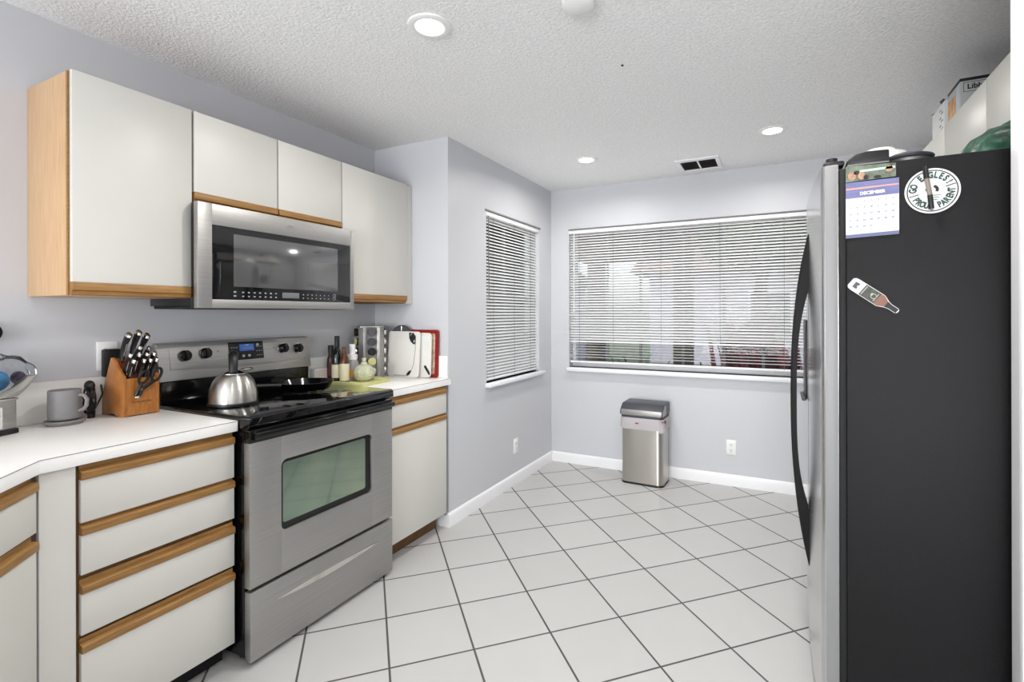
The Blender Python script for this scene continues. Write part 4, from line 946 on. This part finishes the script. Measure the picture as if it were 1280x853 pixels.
b = MB(); b.prism([(0, .150), (.05, .150), (.075, .172), (.02, .166)], 'x', .0, .004); b.prism([(.08, .15), (.13, .15), (.12, .176)], 'x', .02, .024); b.prism([(.15, .15), (.2, .15), (.22, .160)], 'x', 0.0, .004); b.build('flap', M['black'], cb)
b = MB()
for k in range(6): b.box(-.0008, 0, .02 + .03 * (k % 2), .05 + .028 * (k % 2), .03 + k * .018, .036 + k * .018)
b.build('print', M['grey'], cb)

# ------------------------------------------------------------------ outside
b = MB(); b.box(-30, 25, YB + .15, 40, -.4, -.15); b.box(-30, XK - .15, -10, YB + .15, -.4, -.15); struct(b.build('ground', M['lawn']))
b = MB(); b.box(-9, 9, 4.5, 13.5, -.15, -.13); struct(b.build('driveway', M['pave']))
b = MB(); b.box(-1.115, -.905, 5.95, 6.15, -.15, 2.45, .01); b.box(-1.15, -.87, 5.915, 6.185, 2.30, 2.45, .01); b.box(-1.15, -.87, 5.915, 6.185, -.15, .05, .01)
tag(b.build('porch_post', M['stucco']), 'square brown porch post seen through the back window blind', 'post')
b = MB(); b.box(-2.3, -.9, 5.9, 6.2, 2.0, 2.5, .01); b.box(-2.3, -.9, YB + .16, 6.4, 2.5, 2.56); tag(b.build('porch_roof', M['stucco']), 'brown porch eave outside the back window, left of the post', 'roof')
def house(x0, x1, y0, y1, h, label, rise=1.3):
    q = thing('house', label, 'house', (x0, y0, -.15)); w, d = x1 - x0, y1 - y0
    b = MB(); b.box(0, w, 0, d, 0, h); b.build('wall', M['pale'], q)
    b = MB(); b.prism([(-.5, h), (d + .5, h), (d / 2, h + rise)], 'x', -.5, w + .5); b.build('roof', M['rooftile'], q)
    for k in range(2):
        b = MB(); b.box(w * (.22 + .45 * k), w * (.22 + .45 * k) + 1.1, -.04, .0, .9, 2.1, .01); f = b.build('window', M['trim'], q)
        b = MB(); b.box(w * (.22 + .45 * k) + .06, w * (.22 + .45 * k) + 1.04, -.05, -.035, .96, 2.04); b.build('pane', mat('dark_pane', (70, 78, 86), .1), f)
house(-3.5, 9, 15, 20, 2.7, 'pale house across the drive seen under the back blind')
house(-14.5, -5.2, 10.0, 14.0, 2.25, 'pale house seen through the slats of the side window', .35)
def leafcloud(mb, c, rad, n, size, rnd, elong=1.0):
    t = bmesh.new()
    for i in range(n):
        d = Vector((rnd.gauss(0, 1), rnd.gauss(0, 1), rnd.gauss(0, 1))); d.normalize(); k = rnd.random() ** .4
        p = Vector(c) + Vector((d.x * rad[0], d.y * rad[1], d.z * rad[2])) * k
        a = Vector((rnd.gauss(0, 1), rnd.gauss(0, 1), rnd.gauss(0, 1))).normalized(); u = a.cross(Vector((.3, .5, .8))).normalized()
        s_ = size * (.6 + .8 * rnd.random())
        t.faces.new([t.verts.new(q) for q in (p - a * s_ * elong, p + u * s_ * .45, p + a * s_ * elong, p - u * s_ * .45)])
    mb.merge(t)
def tree(x, y, h, cr, label, seed, n=2600):
    rnd = random.Random(seed); q = thing('tree', label, 'tree', (x, y, -.15), group='trees outside the windows')
    b = MB(); b.tube([(0, 0, 0), (.08, 0, h * .3), (-.05, .05, h * .55), (.05, 0, h * .8)], [.16, .13, .10, .05], 10); b.build('trunk', M['bark'], q)
    b = MB(); leafcloud(b, (0, 0, h), cr, n, .11, rnd); leafcloud(b, (cr[0] * .5, 0, h - cr[2] * .5), (cr[0] * .6, cr[1] * .6, cr[2] * .6), n // 3, .11, rnd); b.build('foliage', M['foliage'], q, angle=180)
tree(-.2, 8.0, 3.1, (1.15, .8, 1.0), 'leafy tree outside the back window, right of the porch post', 11, 3600)
tree(1.9, 11.2, 3.2, (1.5, 1.0, 1.2), 'leafy tree farthest right outside the back window behind the refrigerator handle', 12)
tree(-5.0, 7.4, 2.5, (.5, .5, .55), 'small tree seen through the upper left panes of the side window', 13, 420)
r = thing('palm_trunk', 'thick palm trunk outside the lower left of the back window', 'tree trunk', (-2.62, 7.4, -.15))
b = MB(); b.tube([(0, 0, 0), (.03, 0, .6), (.05, 0, 1.3), (.06, 0, 3.2)], [.20, .17, .15, .13], 14); b.build('trunk', M['bark'], r)
def blades(x, y, n, L, m, label, seed, spread=.6, wid=.02):
    rnd = random.Random(seed); q = thing('shrub', label, 'shrub', (x, y, -.15)); t = bmesh.new()
    for i in range(n):
        a = rnd.random() * 2 * PI; l = L * (.6 + .5 * rnd.random()); sp = spread * (.3 + .9 * rnd.random()); u = Vector((math.cos(a), math.sin(a), 0)); w_ = Vector((-u.y, u.x, 0)) * wid
        p = [Vector((0, 0, 0)), u * sp * .35 * l + Vector((0, 0, l * .55)), u * sp * .75 * l + Vector((0, 0, l * .9)), u * sp * 1.1 * l + Vector((0, 0, l * .95))]
        o_ = Vector((rnd.gauss(0, .12), rnd.gauss(0, .12), 0))
        L_ = [t.verts.new(pp + o_ - w_ * s_) for pp, s_ in zip(p, (.4, 1, .8, .1))]; R_ = [t.verts.new(pp + o_ + w_ * s_) for pp, s_ in zip(p, (.4, 1, .8, .1))]
        for k in range(3): t.faces.new((L_[k], R_[k], R_[k + 1], L_[k + 1]))
    b = MB(); b.merge(t); b.build('leaves', m, q, angle=180); return q
blades(-.42, 6.9, 150, 1.36, M['redleaf'], 'dark red leafy shrub outside the back window right of the porch post', 21, .2, .035)
blades(-.02, 5.75, 110, 1.22, M['redleaf'], 'red leafy shrub outside the back window nearest the refrigerator handle', 22, .2, .035)
blades(-1.45, 5.6, 46, 1.05, M['foliage'], 'spiky green plant outside the back window left of the porch post', 23, .5, .016)
blades(-.62, 4.9, 40, 1.02, M['foliage'], 'spiky green plant outside the back window just right of the porch post', 24, .3, .022)
rnd = random.Random(31); r = thing('hedge', 'low green hedge outside the bottom of the side window', 'hedge', (-4.2, 6.2, -.15))
b = MB(); leafcloud(b, (0, 0, .45), (1.4, .9, .5), 2600, .09, rnd); b.build('leaves', M['foliage'], r, angle=180)
